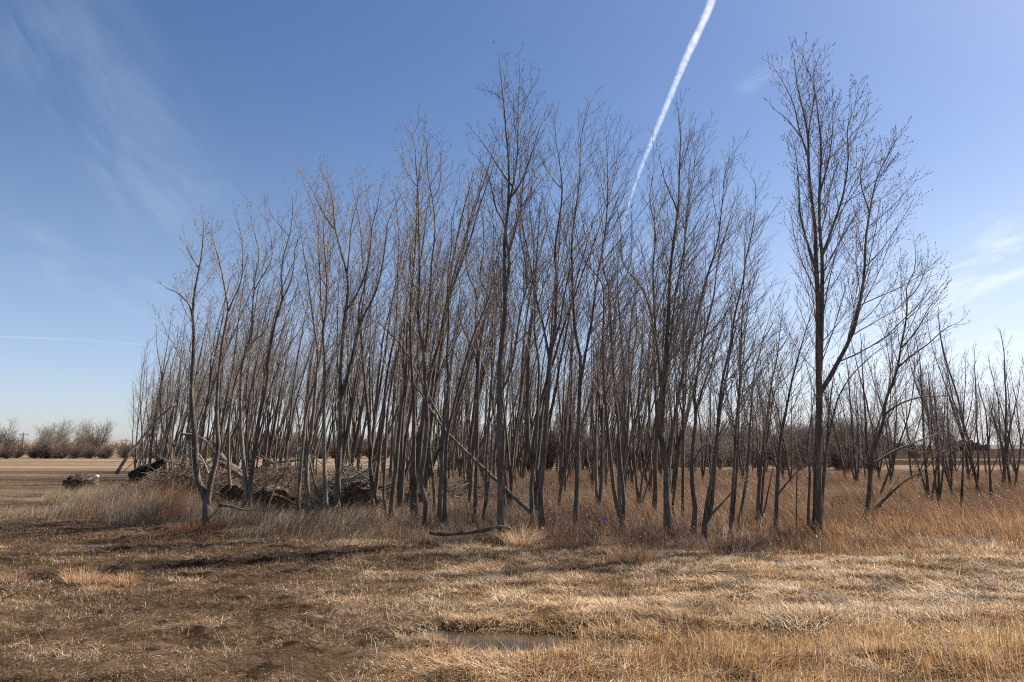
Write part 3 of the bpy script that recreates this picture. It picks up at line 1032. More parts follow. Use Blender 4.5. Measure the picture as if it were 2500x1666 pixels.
# positions: dart throwing in the grove's footprint
tries = 0
while len(cands) < 212 and tries < 60000:
    tries += 1
    d = math.sqrt(rng.uniform(15.4 ** 2, 52 ** 2))
    u = rng.uniform(330, 1740) if rng.random() < 0.82 else rng.uniform(335, 640)
    uL = np.interp(d, [15, 18, 24, 34, 49, 52], [900, 690, 540, 400, 335, 335])
    uR = np.interp(d, [15, 24, 40, 52], [1640, 1660, 1600, 1480])
    if u < uL or u > uR: continue
    x = (u - 1250) / FPX * d * 1.0
    if any((x - a) ** 2 + (d - b) ** 2 < (1.0 if d > 22 else 0.85) ** 2 for a, b, *_ in cands): continue
    if any((x - a) ** 2 + (d - b) ** 2 < 0.5 ** 2 for a, b in TREE_SPOTS): continue
    # keep the middle gaps over the brush piles open
    if d < 23 and u < 960: continue
    cands.append((x, d, u, 0))
nright = 0; tries = 0
while nright < 42 and tries < 8000:
    tries += 1
    d = math.sqrt(rng.uniform(19 ** 2, 46 ** 2)); u = rng.uniform(1690, 2540)
    if d < 26 and u < 2080: continue
    x = (u - 1250) / FPX * d
    if any((x - a) ** 2 + (d - b) ** 2 < 1.3 ** 2 for a, b, *_ in cands): continue
    cands.append((x, d, u, 1)); nright += 1


def copy_thing(root):
    r = root.copy(); C.objects.link(r)
    for ch in root.children:
        c = ch.copy(); C.objects.link(c); c.parent = r
    return r


cands.sort(key=lambda c: c[1])
for i, (x, d, u, zone) in enumerate(cands):
    if zone == 0:
        key = i % 12
    else:
        key = 12 + i % 4
    while len(proto_objs) < 16:
        j = len(proto_objs)
        if j < 12:
            h, ns = PROTO[j]
            tb, cb = proto_tree(h, ns, 0.050 + 0.010 * (j % 3))
            mats = (M_BARKG, M_TWIGP) if j % 3 == 0 else (M_BARK, M_TWIG)
        else:
            tb, cb = proto_tree(5.0 + 0.4 * (j - 12), 2 + j % 3, 0.05, scale=0.75, dens=0.95, lean=-0.004, tminf=0.22)
            mats = (M_BARK, M_TWIG)
        proto_objs.append([tb.mesh('trunk', mats[0]), cb.mesh('crown', mats[1]), None])
    pr = proto_objs[key]
    s = rng.uniform(0.86, 1.14)
    if zone == 0:
        # the left rear thins out to lower trees
        if u < 430: s *= 0.92
        elif u < 1000: s *= 1.08
        elif u < 1300: s *= 1.03
        else: s *= 0.9
    if pr[2] is None:
        t = empty('bare_tree', (0, 0, 0))
        for nm, me in (('trunk', pr[0]), ('crown', pr[1])):
            o = bpy.data.objects.new(nm, me); C.objects.link(o); o.parent = t
        pr[2] = t
    else:
        t = copy_thing(pr[2])
    t.location = (x, d, float(gh(x, d)))
    t.rotation_euler = (0, 0, rng.uniform(-0.55, 0.55))
    t.scale = (s, s, s * rng.uniform(0.95, 1.06))
    deep = d > 30
    if zone == 0:
        side = 'left' if u < 800 else ('middle' if u < 1250 else 'right')
        lb = {('left', True): 'thin bare tree in the dense far rows at the left of the grove',
              ('left', False): 'thin bare tree behind the brush piles at the left of the grove',
              ('middle', True): 'thin bare tree in the dense far rows mid grove',
              ('middle', False): 'slim bare tree just behind the front row mid grove',
              ('right', True): 'thin bare tree in the far rows right of the tallest middle tree',
              ('right', False): 'slim bare tree just behind the front row right of the tallest middle tree'}[(side, deep)]
        g = {'left': 'thin trees of the rear rows, left', 'middle': 'thin trees of the rear rows, middle', 'right': 'thin trees of the rear rows, right'}[side]
        if not deep: g = g.replace('rear rows', 'second rows')
    else:
        if u < 2090:
            lb = 'young bare tree standing in the russet grass behind the tall right-hand tree'; g = 'young trees behind the tall right-hand tree'
        elif deep:
            lb = 'young bare tree in the far row by the dark ploughed field at right'; g = 'young trees by the ploughed field'
        else:
            lb = 'young bare whippy tree scattered in russet grass near the right edge'; g = 'young trees near the right edge'
    tag(t, lb, 'tree', g)

# ------------------------------------------------------------------ far treeline
def shrub_proto(h, w, nst, upright, rad=0.022, dens=1.0, mat=None, name='bare_shrub'):
    mb = MB()
    K = 7
    P = []; R = []; Ls = []
    for i in range(nst):
        a = rng.uniform(0, 6.28); sp = rng.uniform(0.1, 1.0) * w / h
        p, r, L = stem_free(h * rng.uniform(0.45, 1.05), 0, 0, 0.07, K=K, d0=[math.cos(a) * sp, math.sin(a) * sp, upright], wob=0.10)
        P.append(p); R.append(r); Ls.append(L)
    P = np.array(P); R = np.array(R); Ls = np.array(Ls)
    tubes(mb, P, R, 4)
    a, ar, al = spawn(P, R, Ls, 3.2 * dens, 0.03, 1.0, Ls * 0.42, 0.3, 42, 5, 0.35, (0, 0, 0), 0.010, rad * 0.7, wob=0.12)
    tubes(mb, a, ar, 3)
    b, br, bl = spawn(a, ar, al, 3.6 * dens, 0.15, 1.0, al * 0.5, 0.2, 42, 4, 0.3, (0, 0, 0), 0.01, rad * 0.55, wob=0.12)
    tubes(mb, b, br, 3)
    return mb.mesh(name, mat or M_SHRUB)


def put(name, me, loc, s, rz, label, cat, group, sz=None):
    o = bpy.data.objects.new(name, me); C.objects.link(o)
    o.location = [float(q) for q in loc]; o.scale = (s, s, sz or s); o.rotation_euler = (0, 0, rz)
    return tag(o, label, cat, group)


SH = [shrub_proto(5.0, 5.0, 22, 0.75, rad=0.03, dens=1.25) for _ in range(5)]
SHG = [shrub_proto(6.4, 4.2, 14, 1.1, dens=1.2, mat=M_SHRUBG, name='bare_tree') for _ in range(2)]
SHD = [shrub_proto(6.2, 3.6, 14, 1.1, dens=1.2, mat=M_SHRUB, name='bare_tree') for _ in range(2)]
# named individuals of the left skyline
put('bare_tree', SHG[0], at(138, 1120, 124) * [1, 1, 0], 0.98, 0.4, 'broad round-headed pale tree rising above the far left hedgerow', 'tree', None)
put('bare_tree', SHG[1], at(205, 1120, 128) * [1, 1, 0], 0.92, 1.4, 'pale bushy tree left of the small upright tree in the far hedgerow', 'tree', None)
put('bare_tree', SHD[0], at(232, 1120, 126) * [1, 1, 0], 1.08, 2.4, 'small upright dark-limbed tree at the right end of the hedgerow skyline', 'tree', None)
put('bare_tree', SHD[1], at(8, 1120, 116) * [1, 1, 0], 0.95, 0.9, 'dark bare tree at the far left edge of the picture', 'tree', None)
put('bare_tree', SHD[0], at(108, 1120, 119) * [1, 1, 0], 0.92, 3.9, 'brown bushy tree left of the broad pale tree in the hedgerow', 'tree', None)
k = 0
for row, (d, st) in enumerate(((112, 2.3), (118, 2.3), (125, 2.6))):
    x = -100.0
    while x < 62:
        u = 1250 + FPX * x / d
        x += st * rng.uniform(0.7, 1.3)
        s = rng.uniform(0.62, 0.95)
        if u < 250: s *= 0.78
        if 235 <= u < 420: s *= 0.80
        if 1100 < u: s *= 1.0
        put('bare_shrub', SH[k % 5], (x, d + rng.uniform(-2, 2), -0.1), s, rng.uniform(0, 6.28),
            'brown bare shrub in the far hedgerow beyond the left field' if u < 420 else
            ('brown bare shrub in the far hedgerow seen between the grove trunks' if u < 1650 else
             'brown bare shrub in the low thicket far behind the right of the grove'), 'shrub',
            'shrubs of the far hedgerow, left' if u < 420 else ('shrubs of the far hedgerow behind the grove' if u < 1650 else 'shrubs of the far thicket, right'))
        k += 1
# thicket on the right, nearer (u 1650..2050) and thin stems beyond
for i in range(60):
    u = rng.uniform(1500, 2100); d = rng.uniform(60, 88)
    put('bare_shrub', SH[i % 5], ((u - 1250) / FPX * d, d, -0.1), rng.uniform(0.62, 0.9), rng.uniform(0, 6.28),
        'greyish bare shrub in the thicket beyond the russet grass', 'shrub', 'shrubs of the thicket beyond the russet grass')


SHT = [shrub_proto(4.4, 3.0, 12, 1.3, rad=0.016, dens=1.5, mat=M_TWIG) for _ in range(4)]
for i in range(74):
    u = rng.uniform(1080, 2130); d = rng.uniform(44, 60)
    put('bare_shrub', SHT[i % 4], ((u - 1250) / FPX * d, d, -0.1), rng.uniform(0.55, 0.95), rng.uniform(0, 6.28),
        'grey twiggy shrub at the back of the grove' if u < 1650 else 'grey twiggy shrub at the back of the russet grass', 'shrub',
        'grey shrubs at the back of the grove' if u < 1650 else 'grey shrubs at the back of the russet grass')


# dark evergreens on the right horizon
def evergreen():
    mb = MB()
    pts = rng.normal(0, 1, (900, 3)); pts = nrm(pts) * (rng.random((900, 1)) ** 0.4)
    pts = pts * np.array([2.6, 2.0, 3.2]) * (1 - 0.35 * (pts[:, 2:3] > 0.2)) + np.array([0, 0, 3.0])
    d = nrm(rng.normal(0, 1, (900, 3)))
    P = np.stack([pts, pts + d * 0.35, pts + d * 0.7], 1)
    tubes(mb, P, np.tile([[0.15, 0.2, 0.03]], (900, 1)), 3)
    tubes(mb, np.array([[[0, 0, -.2], [0, 0, 2], [0, 0, 5.0]]]), np.array([[.25, .2, .08]]), 6)
    return mb.mesh('evergreen_tree', M_EVER)


EV = [evergreen() for _ in range(3)]
for i, (u, d, s) in enumerate([(2150, 420, .9), (2172, 425, 1.1), (2192, 430, 1.0), (2215, 420, .9), (2240, 440, .8), (2300, 400, 1.0),
                               (2318, 402, 1.2), (2338, 405, 1.35), (2358, 410, 1.25), (2374, 408, 1.0), (2395, 420, .8), (2128, 430, .8)]):
    put('evergreen_tree', EV[i % 3], ((u - 1250) / FPX * d, d, 0), s, i * 1.3,
        'dark evergreen of the farm windbreak on the right horizon', 'tree', 'dark evergreens on the right horizon')

# ------------------------------------------------------------------ power poles
for (u, vt, d, lb) in ((58, 1056, 170, 'tall utility pole with crossarm rising from the hedgerow at the far left'),
                       (309, 1071, 230, 'short-looking distant utility pole on the golden rise')):
    top = at(u, vt, d)
    t = empty('utility_pole', (top[0], d, 0)); tag(t, lb, 'pole', 'utility poles beyond the left field')
    mb = MB(); tubes(mb, np.array([[[0, 0, -.3], [0.02, 0, top[2] / 2], [0, 0, top[2]]]]), np.array([[.17, .15, .12]]) * 1.2, 8, cap=True)
    mb.build('pole', M_POLE, t)
    mb = MB(); zz = top[2] - 0.6
    tubes(mb, np.array([[[-1.1, 0.1, zz], [0, 0.1, zz], [1.1, 0.1, zz]]]), np.array([[.08, .08, .08]]), 4, cap=True)
    mb.build('crossarm', M_POLE, t)
    for sx in (-1.0, -0.4, 1.0):
        mb = MB(); tubes(mb, np.array([[[sx, 0.1, zz + .07], [sx, 0.1, zz + .2], [sx, 0.1, zz + .32]]]), np.array([[.04, .08, .05]]), 6, cap=True)
        mb.build('insulator', M_POLE, t)

# ------------------------------------------------------------------ brush piles, logs, root balls
def rough_log(pts, r, K=16, sides=12, amp=0.16, seed=0):
    P, L = resample(np.array(pts), K)
    rr = np.interp(np.linspace(0, 1, K), np.linspace(0, 1, len(r)), r)
    rr = rr * (1 + rng.normal(0, amp * 0.4, K))
    mb = MB(); tubes(mb, P[None], rr[None], sides, cap=True)
    v = mb.v[0]; c = np.repeat(P, sides, 0)
    mb.v[0] = c + (v - c) * (1 + rng.normal(0, amp * 0.4, (len(v), 1)))
    return mb


def log_thing(name, pix, D, wpx, mat, label, cat, drift=0.0, stubs=0, twigs=0, taper=0.5, amp=0.16):
    px = parse(pix); n = len(px)
    pts = [at(u, v, D + drift * i / (n - 1)) for i, (u, v) in enumerate(px)]
    r0 = wpx / 2 / FPX * D
    base = pts[0].copy()
    mb = rough_log([p - base for p in pts], [r0, r0 * (1 + taper) / 2, r0 * taper], amp=amp)
    P, L = resample(np.array(pts) - base, 16)
    if stubs or twigs:
        R = np.linspace(r0, r0 * taper, 16)
        a, ar, al = spawn(P[None], R[None], np.array([L]), (stubs + twigs) / max(L, .1), 0.15, 1.0, 0.35 if stubs else 0.9, 0.2, 50, 5, 0.1, (0, 0, 0), 0.03 if stubs else 0.01, 0.004)
        tubes(mb, a, ar, 5)
        if twigs:
            b, br, bl = spawn(a, ar, al, 5, 0.2, 1, 0.3, 0.2, 45, 4, 0.1, (0, 0, 0), 0.01, 0.003)
            tubes(mb, b, br, 3)
    o = mb.build(name, mat)
    o.location = [float(q) for q in base]
    return tag(o, label, cat)


def brush_pile(u0, u1, vbase, vtop, n, mat, label, smin=0.35, smax=1.5, rmax=0.018, dy=1.3, earth=True):
    D = depth_for(vbase) + dy * 0.6
    c = at((u0 + u1) / 2, vbase, D); c[2] = 0
    a = (u1 - u0) / 2 / FPX * D
    h = at(1250, vtop, D)[2]
    mb = MB()
    # sticks lying on and through the mound
    th = rng.uniform(0, 6.28, n); q = np.sqrt(rng.random(n))
    x = a * q * np.cos(th); y = dy * q * np.sin(th)
    top = h * (1 - q ** 2.2) * (0.72 + 0.5 * value_noise(x + c[0], y, 0.9, 77))
    z = top * (rng.random(n) ** 0.45) + 0.03
    L = rng.uniform(smin, smax, n) * rng.choice([1, 1, 0.6], n)
    az = rng.uniform(0, 6.28, n); el = rng.normal(0.0, 0.38, n)
    d = np.stack([np.cos(az) * np.cos(el), np.sin(az) * np.cos(el) * 0.8, np.sin(el)], -1)
    K = 6
    P = np.empty((n, K, 3)); P[:, 0] = np.stack([x, y, z], -1) - d * L[:, None] * 0.5
    for k in range(1, K):
        d = nrm(d + rng.normal(0, 0.16, (n, 3)) + np.array([0, 0, -0.05]))
        P[:, k] = P[:, k - 1] + d * (L / (K - 1))[:, None]
    P[:, :, 2] = np.maximum(P[:, :, 2], 0.0)
    R0 = 0.004 + rmax * rng.random(n) ** 3.5
    R = R0[:, None] * np.linspace(1, 0.45, K)[None]
    tubes(mb, P, R, 4)
    t2, r2, l2 = spawn(P, R, L, 3.2, 0.25, 1.0, L * 0.42, 0.2, 42, 4, 0.1, (0, 0, 0), 0.008, 0.0026, wob=0.14)
    tubes(mb, t2, r2, 3)
    # twiggy earth core so that the pile is dense inside
    if earth:
        g = 26
        gx, gy = np.meshgrid(np.linspace(-1, 1, g), np.linspace(-1, 1, g))
        rr = np.sqrt(gx ** 2 + gy ** 2)
        zz = h * 0.62 * np.clip(1 - rr ** 2.0, 0, 1) * (0.55 + 0.8 * value_noise(gx * a + c[0], gy * dy, 0.35, 78)) - 0.03
        v = np.stack([gx * a * 0.92, gy * dy * 0.92, zz], -1).reshape(-1, 3)
        idx = np.arange(g * g).reshape(g, g)
        qd = np.stack([idx[:-1, :-1], idx[:-1, 1:], idx[1:, 1:], idx[1:, :-1]], -1).reshape(-1, 4)
        mb.add(v, qd, mat=1)
    o = mb.build('brush_pile', [mat, M_DEADB]); o.location = [float(k_) for k_ in c]
    return tag(o, label, 'brush pile', 'piles of dead branches')


brush_pile(330, 590, 1252, 1122, 1300, M_DEADB, 'brown tangled brush pile left of the V-forked tree')
brush_pile(560, 800, 1246, 1136, 950, M_DEADB, 'grey twiggy brush pile behind the slim trunks right of the V-forked tree', rmax=0.016)
brush_pile(780, 950, 1244, 1130, 620, M_DEAD, 'grey brush pile with crooked bleached limbs around the brown root ball', rmax=0.026, smax=1.9)
brush_pile(950, 1050, 1242, 1190, 260, M_DEADB, 'low scatter of dead sticks right of the root ball', smax=1.2, earth=False)
brush_pile(1060, 1210, 1238, 1180, 380, M_DEADB, 'low dark brushwood heap behind the tallest middle tree', smax=1.3)

log_thing('charred_log', 'S 325,1168 348,1150 372,1141 392,1130 405,1124', 20.6, 32, M_CHAR, 'black charred log jutting up right from the left brush pile', 'log', taper=0.42, stubs=3)
log_thing('fallen_log', 'S 296,1192 318,1174 340,1158', 21.9, 14, M_DEADB, 'thin brown log running down left below the black charred log', 'log', drift=-0.3)
log_thing('fallen_log', 'S 338,1166 358,1164 366,1176 364,1192', 21.0, 8, M_DEADB, 'hooked brown root end hanging below the black charred log', 'log')
log_thing('fallen_log', 'S 536,1112 556,1134 584,1152 606,1170', 21.3, 17, M_DEAD, 'grey cut log sloping down right between the V-forked tree and the pale S-curved tree', 'log', taper=0.85, stubs=2)
log_thing('fallen_log', 'S 532,1130 552,1138 590,1165 620,1180', 20.9, 15, M_DEADB, 'mossy brown log lying just under the grey cut log', 'log', taper=0.8)
log_thing('broken_trunk', 'S 440,1060 470,1062 500,1075 520,1098 530,1120', 19.2, 6, M_DEAD, 'broken grey limb bowed over behind the V-forked tree', 'dead limb', stubs=5, drift=0.4)
log_thing('dead_branch', 'S 625,1150 650,1134 690,1128 740,1122', 21.2, 8, M_DEADB, 'dark crooked limb lying on top of the grey brush pile', 'branch', twigs=8)
log_thing('dead_branch', 'S 1048,1300 1070,1304 1125,1302 1180,1296 1228,1286 1246,1292', 12.3, 9, M_BARK, 'dark fallen branch lying in grass at the foot of the tallest middle tree', 'branch', taper=0.9, twigs=2)
log_thing('dead_branch', 'S 1370,1296 1395,1290 1415,1284', 14.0, 5, M_BARK, 'short dark branch in the weeds left of the straight dark forked trunk', 'branch', twigs=3)
log_thing('dead_branch', 'S 535,1234 560,1236 590,1244 612,1248', 16.2, 8, M_DEAD, 'bleached broken branch lying at the foot of the pale S-curved tree', 'branch', twigs=3)
log_thing('leaning_dead_pole', 'B 1095,1400 1050,1360 1000,1320 940,1255 890,1210 760,1090 600,930 520,830 470,740 410,650 345,580', 14.3, 10, M_DEAD, 'dead pole leaning steeply left across the trunks of the grove', 'dead tree', drift=1.0, taper=0.35, twigs=10, amp=0.05)
log_thing('leaning_dead_pole', 'B 580,890 480,700 420,575 330,420 260,340 175,255', 15.1, 6, M_DEAD, 'thin dead stem slanting left higher up above the dead pole', 'dead tree', drift=0.6, taper=0.4, twigs=8, amp=0.05)
log_thing('leaning_dead_pole', 'S 283,1158 309,1118 324,1097 348,1070 372,1040 399,1010 429,986', 22.5, 8, M_DEAD, 'dead trunk leaning right over the left end of the brush pile', 'dead tree', drift=1.0, taper=0.5, twigs=6, amp=0.08)
log_thing('leaning_dead_pole', 'A 865,1400 880,1330 930,1210 1000,1110 1062,1010', 17.5, 4.5, M_DEAD, 'thin bleached stem leaning right in front of the grey brush pile', 'dead tree', drift=0.4, taper=0.5, twigs=5, amp=0.05)
log_thing('leaning_dead_pole', 'A 1160,1270 1130,1150 1110,1040 1100,900 1075,720 1040,685', 18.5, 6, M_DEAD, 'thin dead stem with drooping top in front of the thick-based tree', 'dead tree', drift=0.4, taper=0.5, twigs=6, amp=0.05)


def root_ball(u, v, D, w, h, label, limb=None):
    c = at(u, v, D)
    t = empty('uprooted_stump', (c[0], D, 0)); tag(t, label, 'stump')
    n = 22; m_ = 34
    th = np.linspace(0, np.pi, n); ph = np.arange(m_) / m_ * 2 * np.pi
    TH, PH = np.meshgrid(th, ph, indexing='ij')
    dx, dy, dz = np.sin(TH) * np.cos(PH), np.sin(TH) * np.sin(PH), np.cos(TH)
    nz = value_noise(dx * 3 + dz * 2 + 10, dy * 3 + dz * 3 + 10, 0.8, int(u), 4)
    k = 0.65 + 0.75 * nz
    V = np.stack([dx * w / 2 * k, dy * w * 0.3 * k, dz * h / 2 * k + c[2]], -1)
    idx = np.arange(n * m_).reshape(n, m_); nx = np.roll(idx, -1, 1)
    q = np.stack([idx[:-1], idx[1:], nx[1:], nx[:-1]], -1).reshape(-1, 4)
    mb = MB(); mb.add(V.reshape(-1, 3), q)
    mb.build('root_ball', M_EARTH, t)
    mb = MB()
    N = 110
    d = nrm(rng.normal(0, 1, (N, 3)) * [1, 0.6, 1]); K = 6
    P = np.empty((N, K, 3)); P[:, 0] = d * [w * .36, w * .2, h * .36] + [0, 0, c[2]]
    dd = d.copy()
    for j in range(1, K):
        dd = nrm(dd + rng.normal(0, .25, (N, 3)) + [0, 0, -.15]); P[:, j] = P[:, j - 1] + dd * rng.uniform(.03, .09, (N, 1))
    tubes(mb, P, np.linspace(.012, .003, K)[None] * rng.uniform(.5, 1.6, (N, 1)), 4)
    mb.build('roots', M_DEADB, t)
    if limb:
        pts = [at(a, b, D - 0.1) - np.array([c[0], D, 0]) for a, b in limb[0]]
        lb = rough_log(pts, limb[1], amp=0.25)
        lb.build('broken_trunk', M_WHITE, t)
    return t


m, n, l = mat_new('clinging_earth')
out = n.new('ShaderNodeOutputMaterial'); b = n.new('ShaderNodeBsdfPrincipled'); b.inputs['Roughness'].default_value = 0.95
tcx = n.new('ShaderNodeTexCoord'); nz = n.new('ShaderNodeTexNoise'); nz.inputs['Scale'].default_value = 9; nz.inputs['Detail'].default_value = 8
l.new(tcx.outputs['Object'], nz.inputs['Vector'])
r = ramp(n, [(0.35, (0.02, 0.013, 0.008)), (0.55, (0.09, 0.05, 0.026)), (0.72, (0.22, 0.12, 0.06))]); l.new(nz.outputs['Fac'], r.inputs[0])
bp = n.new('ShaderNodeBump'); bp.inputs['Strength'].default_value = 1; bp.inputs['Distance'].default_value = 0.06
l.new(nz.outputs['Fac'], bp.inputs['Height']); l.new(bp.outputs[0], b.inputs['Normal'])
l.new(r.outputs[0], b.inputs['Base Color']); l.new(b.outputs[0], out.inputs[0])
M_EARTH = m
root_ball(885, 1218, 18.0, 1.05, 0.75, 'dark earthy root ball with hanging roots left of the twin-stemmed tree')
root_ball(672, 1214, 18.6, 0.95, 0.55, 'orange-brown root ball at the foot of the grey brush pile')
root_ball(572, 1208, 18.6, 0.75, 0.6, 'rusty brown root mass under the grey cut log')
root_ball(198, 1182, 24.5, 1.15, 0.62, 'small stump with a bleached broken trunk at the far left end of the grove',
          ([(206, 1186), (222, 1174), (240, 1162)], [0.075, 0.085, 0.05]))
root_ball(1022, 1208, 18.3, 0.5, 0.35, 'small dark clod of roots left of the kinked tall tree')


# ------------------------------------------------------------------ grass and straw
def blades(mb, x, y, z, h, w, lean, leandir, bend, col, face=None):
    n = len(x)
    if n == 0: return
    ld = np.stack([np.cos(leandir), np.sin(leandir), np.zeros(n)], -1)
    if face is None: face = rng.uniform(0, np.pi, n)
    s = np.stack([np.cos(face), np.sin(face), np.zeros(n)], -1) * (w / 2)[:, None]
    # lying blades need width across the lean
    b0 = np.stack([x, y, z], -1)
    d1 = nrm(ld * np.sin(lean)[:, None] + np.array([0, 0, 1.0]) * np.cos(lean)[:, None])
    l2 = np.clip(lean + bend, 0, 1.9)
    d2 = ld * np.sin(l2)[:, None] + np.array([0, 0, 1.0]) * np.cos(l2)[:, None]
    b1 = b0 + d1 * (h * 0.5)[:, None]
    b2 = b1 + d2 * (h * 0.5)[:, None]
    v = np.stack([b0 - s, b0 + s, b1 + s * 0.85, b1 - s * 0.85, b2], 1)
    base = np.arange(n) * 5
    q = np.stack([base, base + 1, base + 2, base + 3], -1)
    t = np.stack([base + 3, base + 2, base + 4], -1)
    c = np.ones((n, 5, 4)); c[:, :, :3] = col[:, None, :]
    mb.add(v.reshape(-1, 3), q, t, col=c.reshape(-1, 4))


def palette(n, cols, wts, var=0.22):
    cols = np.array(cols); wts = np.array(wts, float); wts = wts / wts.sum()
    i = rng.choice(len(cols), n, p=wts)
    return cols[i] * np.exp(rng.normal(0, var, (n, 1)))


STRAW = [(0.50, 0.34, 0.19), (0.68, 0.53, 0.36), (0.36, 0.21, 0.10), (0.15, 0.088, 0.045), (0.46, 0.26, 0.11)]
GREYS = [(0.19, 0.135, 0.09), (0.30, 0.24, 0.18), (0.07, 0.046, 0.029), (0.19, 0.115, 0.06), (0.46, 0.32, 0.18)]
RUSS = [(0.29, 0.155, 0.075), (0.19, 0.098, 0.048), (0.38, 0.22, 0.105), (0.10, 0.058, 0.034), (0.50, 0.34, 0.19)]
WEED = [(0.18, 0.115, 0.082), (0.115, 0.072, 0.050), (0.27, 0.18, 0.12), (0.38, 0.26, 0.17), (0.075, 0.048, 0.036)]
PALE = [(0.42, 0.33, 0.225), (0.52, 0.43, 0.30), (0.30, 0.22, 0.14), (0.20, 0.145, 0.095)]


def scatter(n, y0, y1, power=0.0, margin=0.80):
    """positions in the wedge seen by the lens, density per area ~ y^power"""
    yy = np.linspace(y0, y1, 400)
    pdf = yy ** (1 + power); cdf = np.cumsum(pdf); cdf /= cdf[-1]
    y = np.interp(rng.random(n), cdf, yy)
    x = rng.uniform(-margin, margin, n) * y
    return x, y


def front_edge(x):
    """distance where the tall growth begins, as a function of x"""
    u_ = np.array([-12, -9.0, -6.5, -5, -3, -1.2, 0, 1.5, 3.5, 5, 7, 10])
    e_ = np.array([15.6, 15.1, 14.0, 12.9, 12.2, 11.9, 11.6, 11.1, 10.55, 10.6, 10.9, 11.1])
    return np.interp(x, u_, e_) + (value_noise(x, x * 0, 0.7, 55) - 0.5) * 0.7


# 1 mown straw thatch in front
N = 1050000
x, y = scatter(N, 4.6, 15.5, -0.9)
mud = mudmask(x, y); pdl = puddle_d(x, y)
fe = front_edge(x)
dens = (1 - mud) * (0.45 + 0.75 * value_noise(x, y * 1.4, 0.5, 61, 3)) + mud * 0.26 * (0.4 + 1.4 * value_noise(x, y * 2, 0.45, 62, 3))
dens *= sstep(0.85, 1.3, pdl)
dens *= 1 - 0.6 * sstep(0.58, 0.68, value_noise(x, y * 1.3, 0.30, 8, 3)) * mud
vg = value_noise(x, y * 2.8, 0.5, 64, 4)
dens *= 1 - 0.8 * sstep(0.53, 0.62, vg)
keep = (rng.random(N) < dens) & (y < fe + 0.6)
x, y, mud = x[keep], y[keep], mud[keep]
n_ = len(x)
rd = ridge(x, y)
goldzone = sstep(7.6, 6.0, y) * sstep(-1.5, 0.8, x)
up = rng.random(n_) < (0.24 + 0.10 * goldzone)
col = palette(n_, STRAW, [4, 3, 3, 2.6, 2.6], 0.38)
colg = palette(n_, GREYS, [3, 1.3, 3.4, 2.4, 1.0], 0.3)
patch = value_noise(x, y * 1.5, 0.9, 63, 3)
pm = value_noise(x, y * 1.7, 0.42, 66, 3)
pmat = (pm > 0.56) & (mud < 0.6) & (rng.random(n_) < 0.7)
col[pmat] = palette(pmat.sum(), [(0.70, 0.56, 0.38), (0.60, 0.44, 0.26), (0.48, 0.32, 0.16)], [3, 3, 2], 0.25)
dkm = sstep(0.47, 0.36, pm) * (1 - mud)
col = col * (1 - 0.5 * dkm)[:, None]
usegrey = rng.random(n_) < np.clip(mud * 0.8 + 0.9 * (patch - 0.52), 0.05, 0.9)
col[usegrey] = colg[usegrey]
gold = (rng.random(n_) < goldzone * (0.2 + 0.5 * (patch > 0.5)))
col[gold] = palette(gold.sum(), [(0.46, 0.28, 0.12), (0.56, 0.37, 0.18), (0.32, 0.18, 0.08)], [3, 3, 2])
hgt = np.where(up, rng.uniform(0.03, 0.10, n_) * (1 + 0.7 * goldzone + 0.5 * rd * goldzone) * (0.1 + 1.5 * patch), (rng.gamma(2.2, 0.024, n_) + 0.015) * (1 - 0.45 * mud))
hgt = np.minimum(hgt, 0.34)
lean = np.where(up, np.abs(rng.normal(0.30, 0.38, n_)), rng.uniform(1.0, 1.6, n_))
z0 = gh(x, y) + np.where(up, -0.005, rng.uniform(0.0, 0.035, n_))
wd = (0.0018 + 0.0022 * rng.random(n_)) * (0.75 + y / 11.0)
mb = MB()
ldir = 12.6 * value_noise(x, y, 0.6, 67, 2) + rng.normal(0, 0.8, n_)
flat = ~up
face = np.where(flat, ldir + np.pi / 2, rng.uniform(0, np.pi, n_))
blades(mb, x, y, z0, hgt, wd, lean, ldir, rng.normal(0.15, 0.3, n_), col, face)
# tall loose straws
k = 2600
x, y = scatter(k, 4.8, 11.5, -0.6); ok = (mudmask(x, y) < 0.85) & (puddle_d(x, y) > 1.2); x, y = x[ok], y[ok]; k = len(x)
blades(mb, x, y, gh(x, y), rng.uniform(0.10, 0.28, k), rng.uniform(0.003, 0.005, k), rng.uniform(0.2, 1.3, k), rng.uniform(0, 6.28, k),
       rng.normal(0.1, 0.2, k), palette(k, [(0.62, 0.50, 0.34), (0.45, 0.31, 0.18), (0.12, 0.08, 0.055)], [4, 2, 2]))
tag(mb.build('mown_straw', M_BLADE, smooth=False), kind='stuff')

# 2 tall growth at the foot of the trees and to the right
N = 420000
x, y = scatter(N, 11.0, 42.0, -1.35, 0.80)
fe = front_edge(x)
u = 1250 + FPX * x / y
leftlim = np.interp(y, [14, 18, 22, 30, 45], [-12.5, -12.2, -13.0, -16.0, -24.0])
inside = (y > fe) & (x > leftlim)
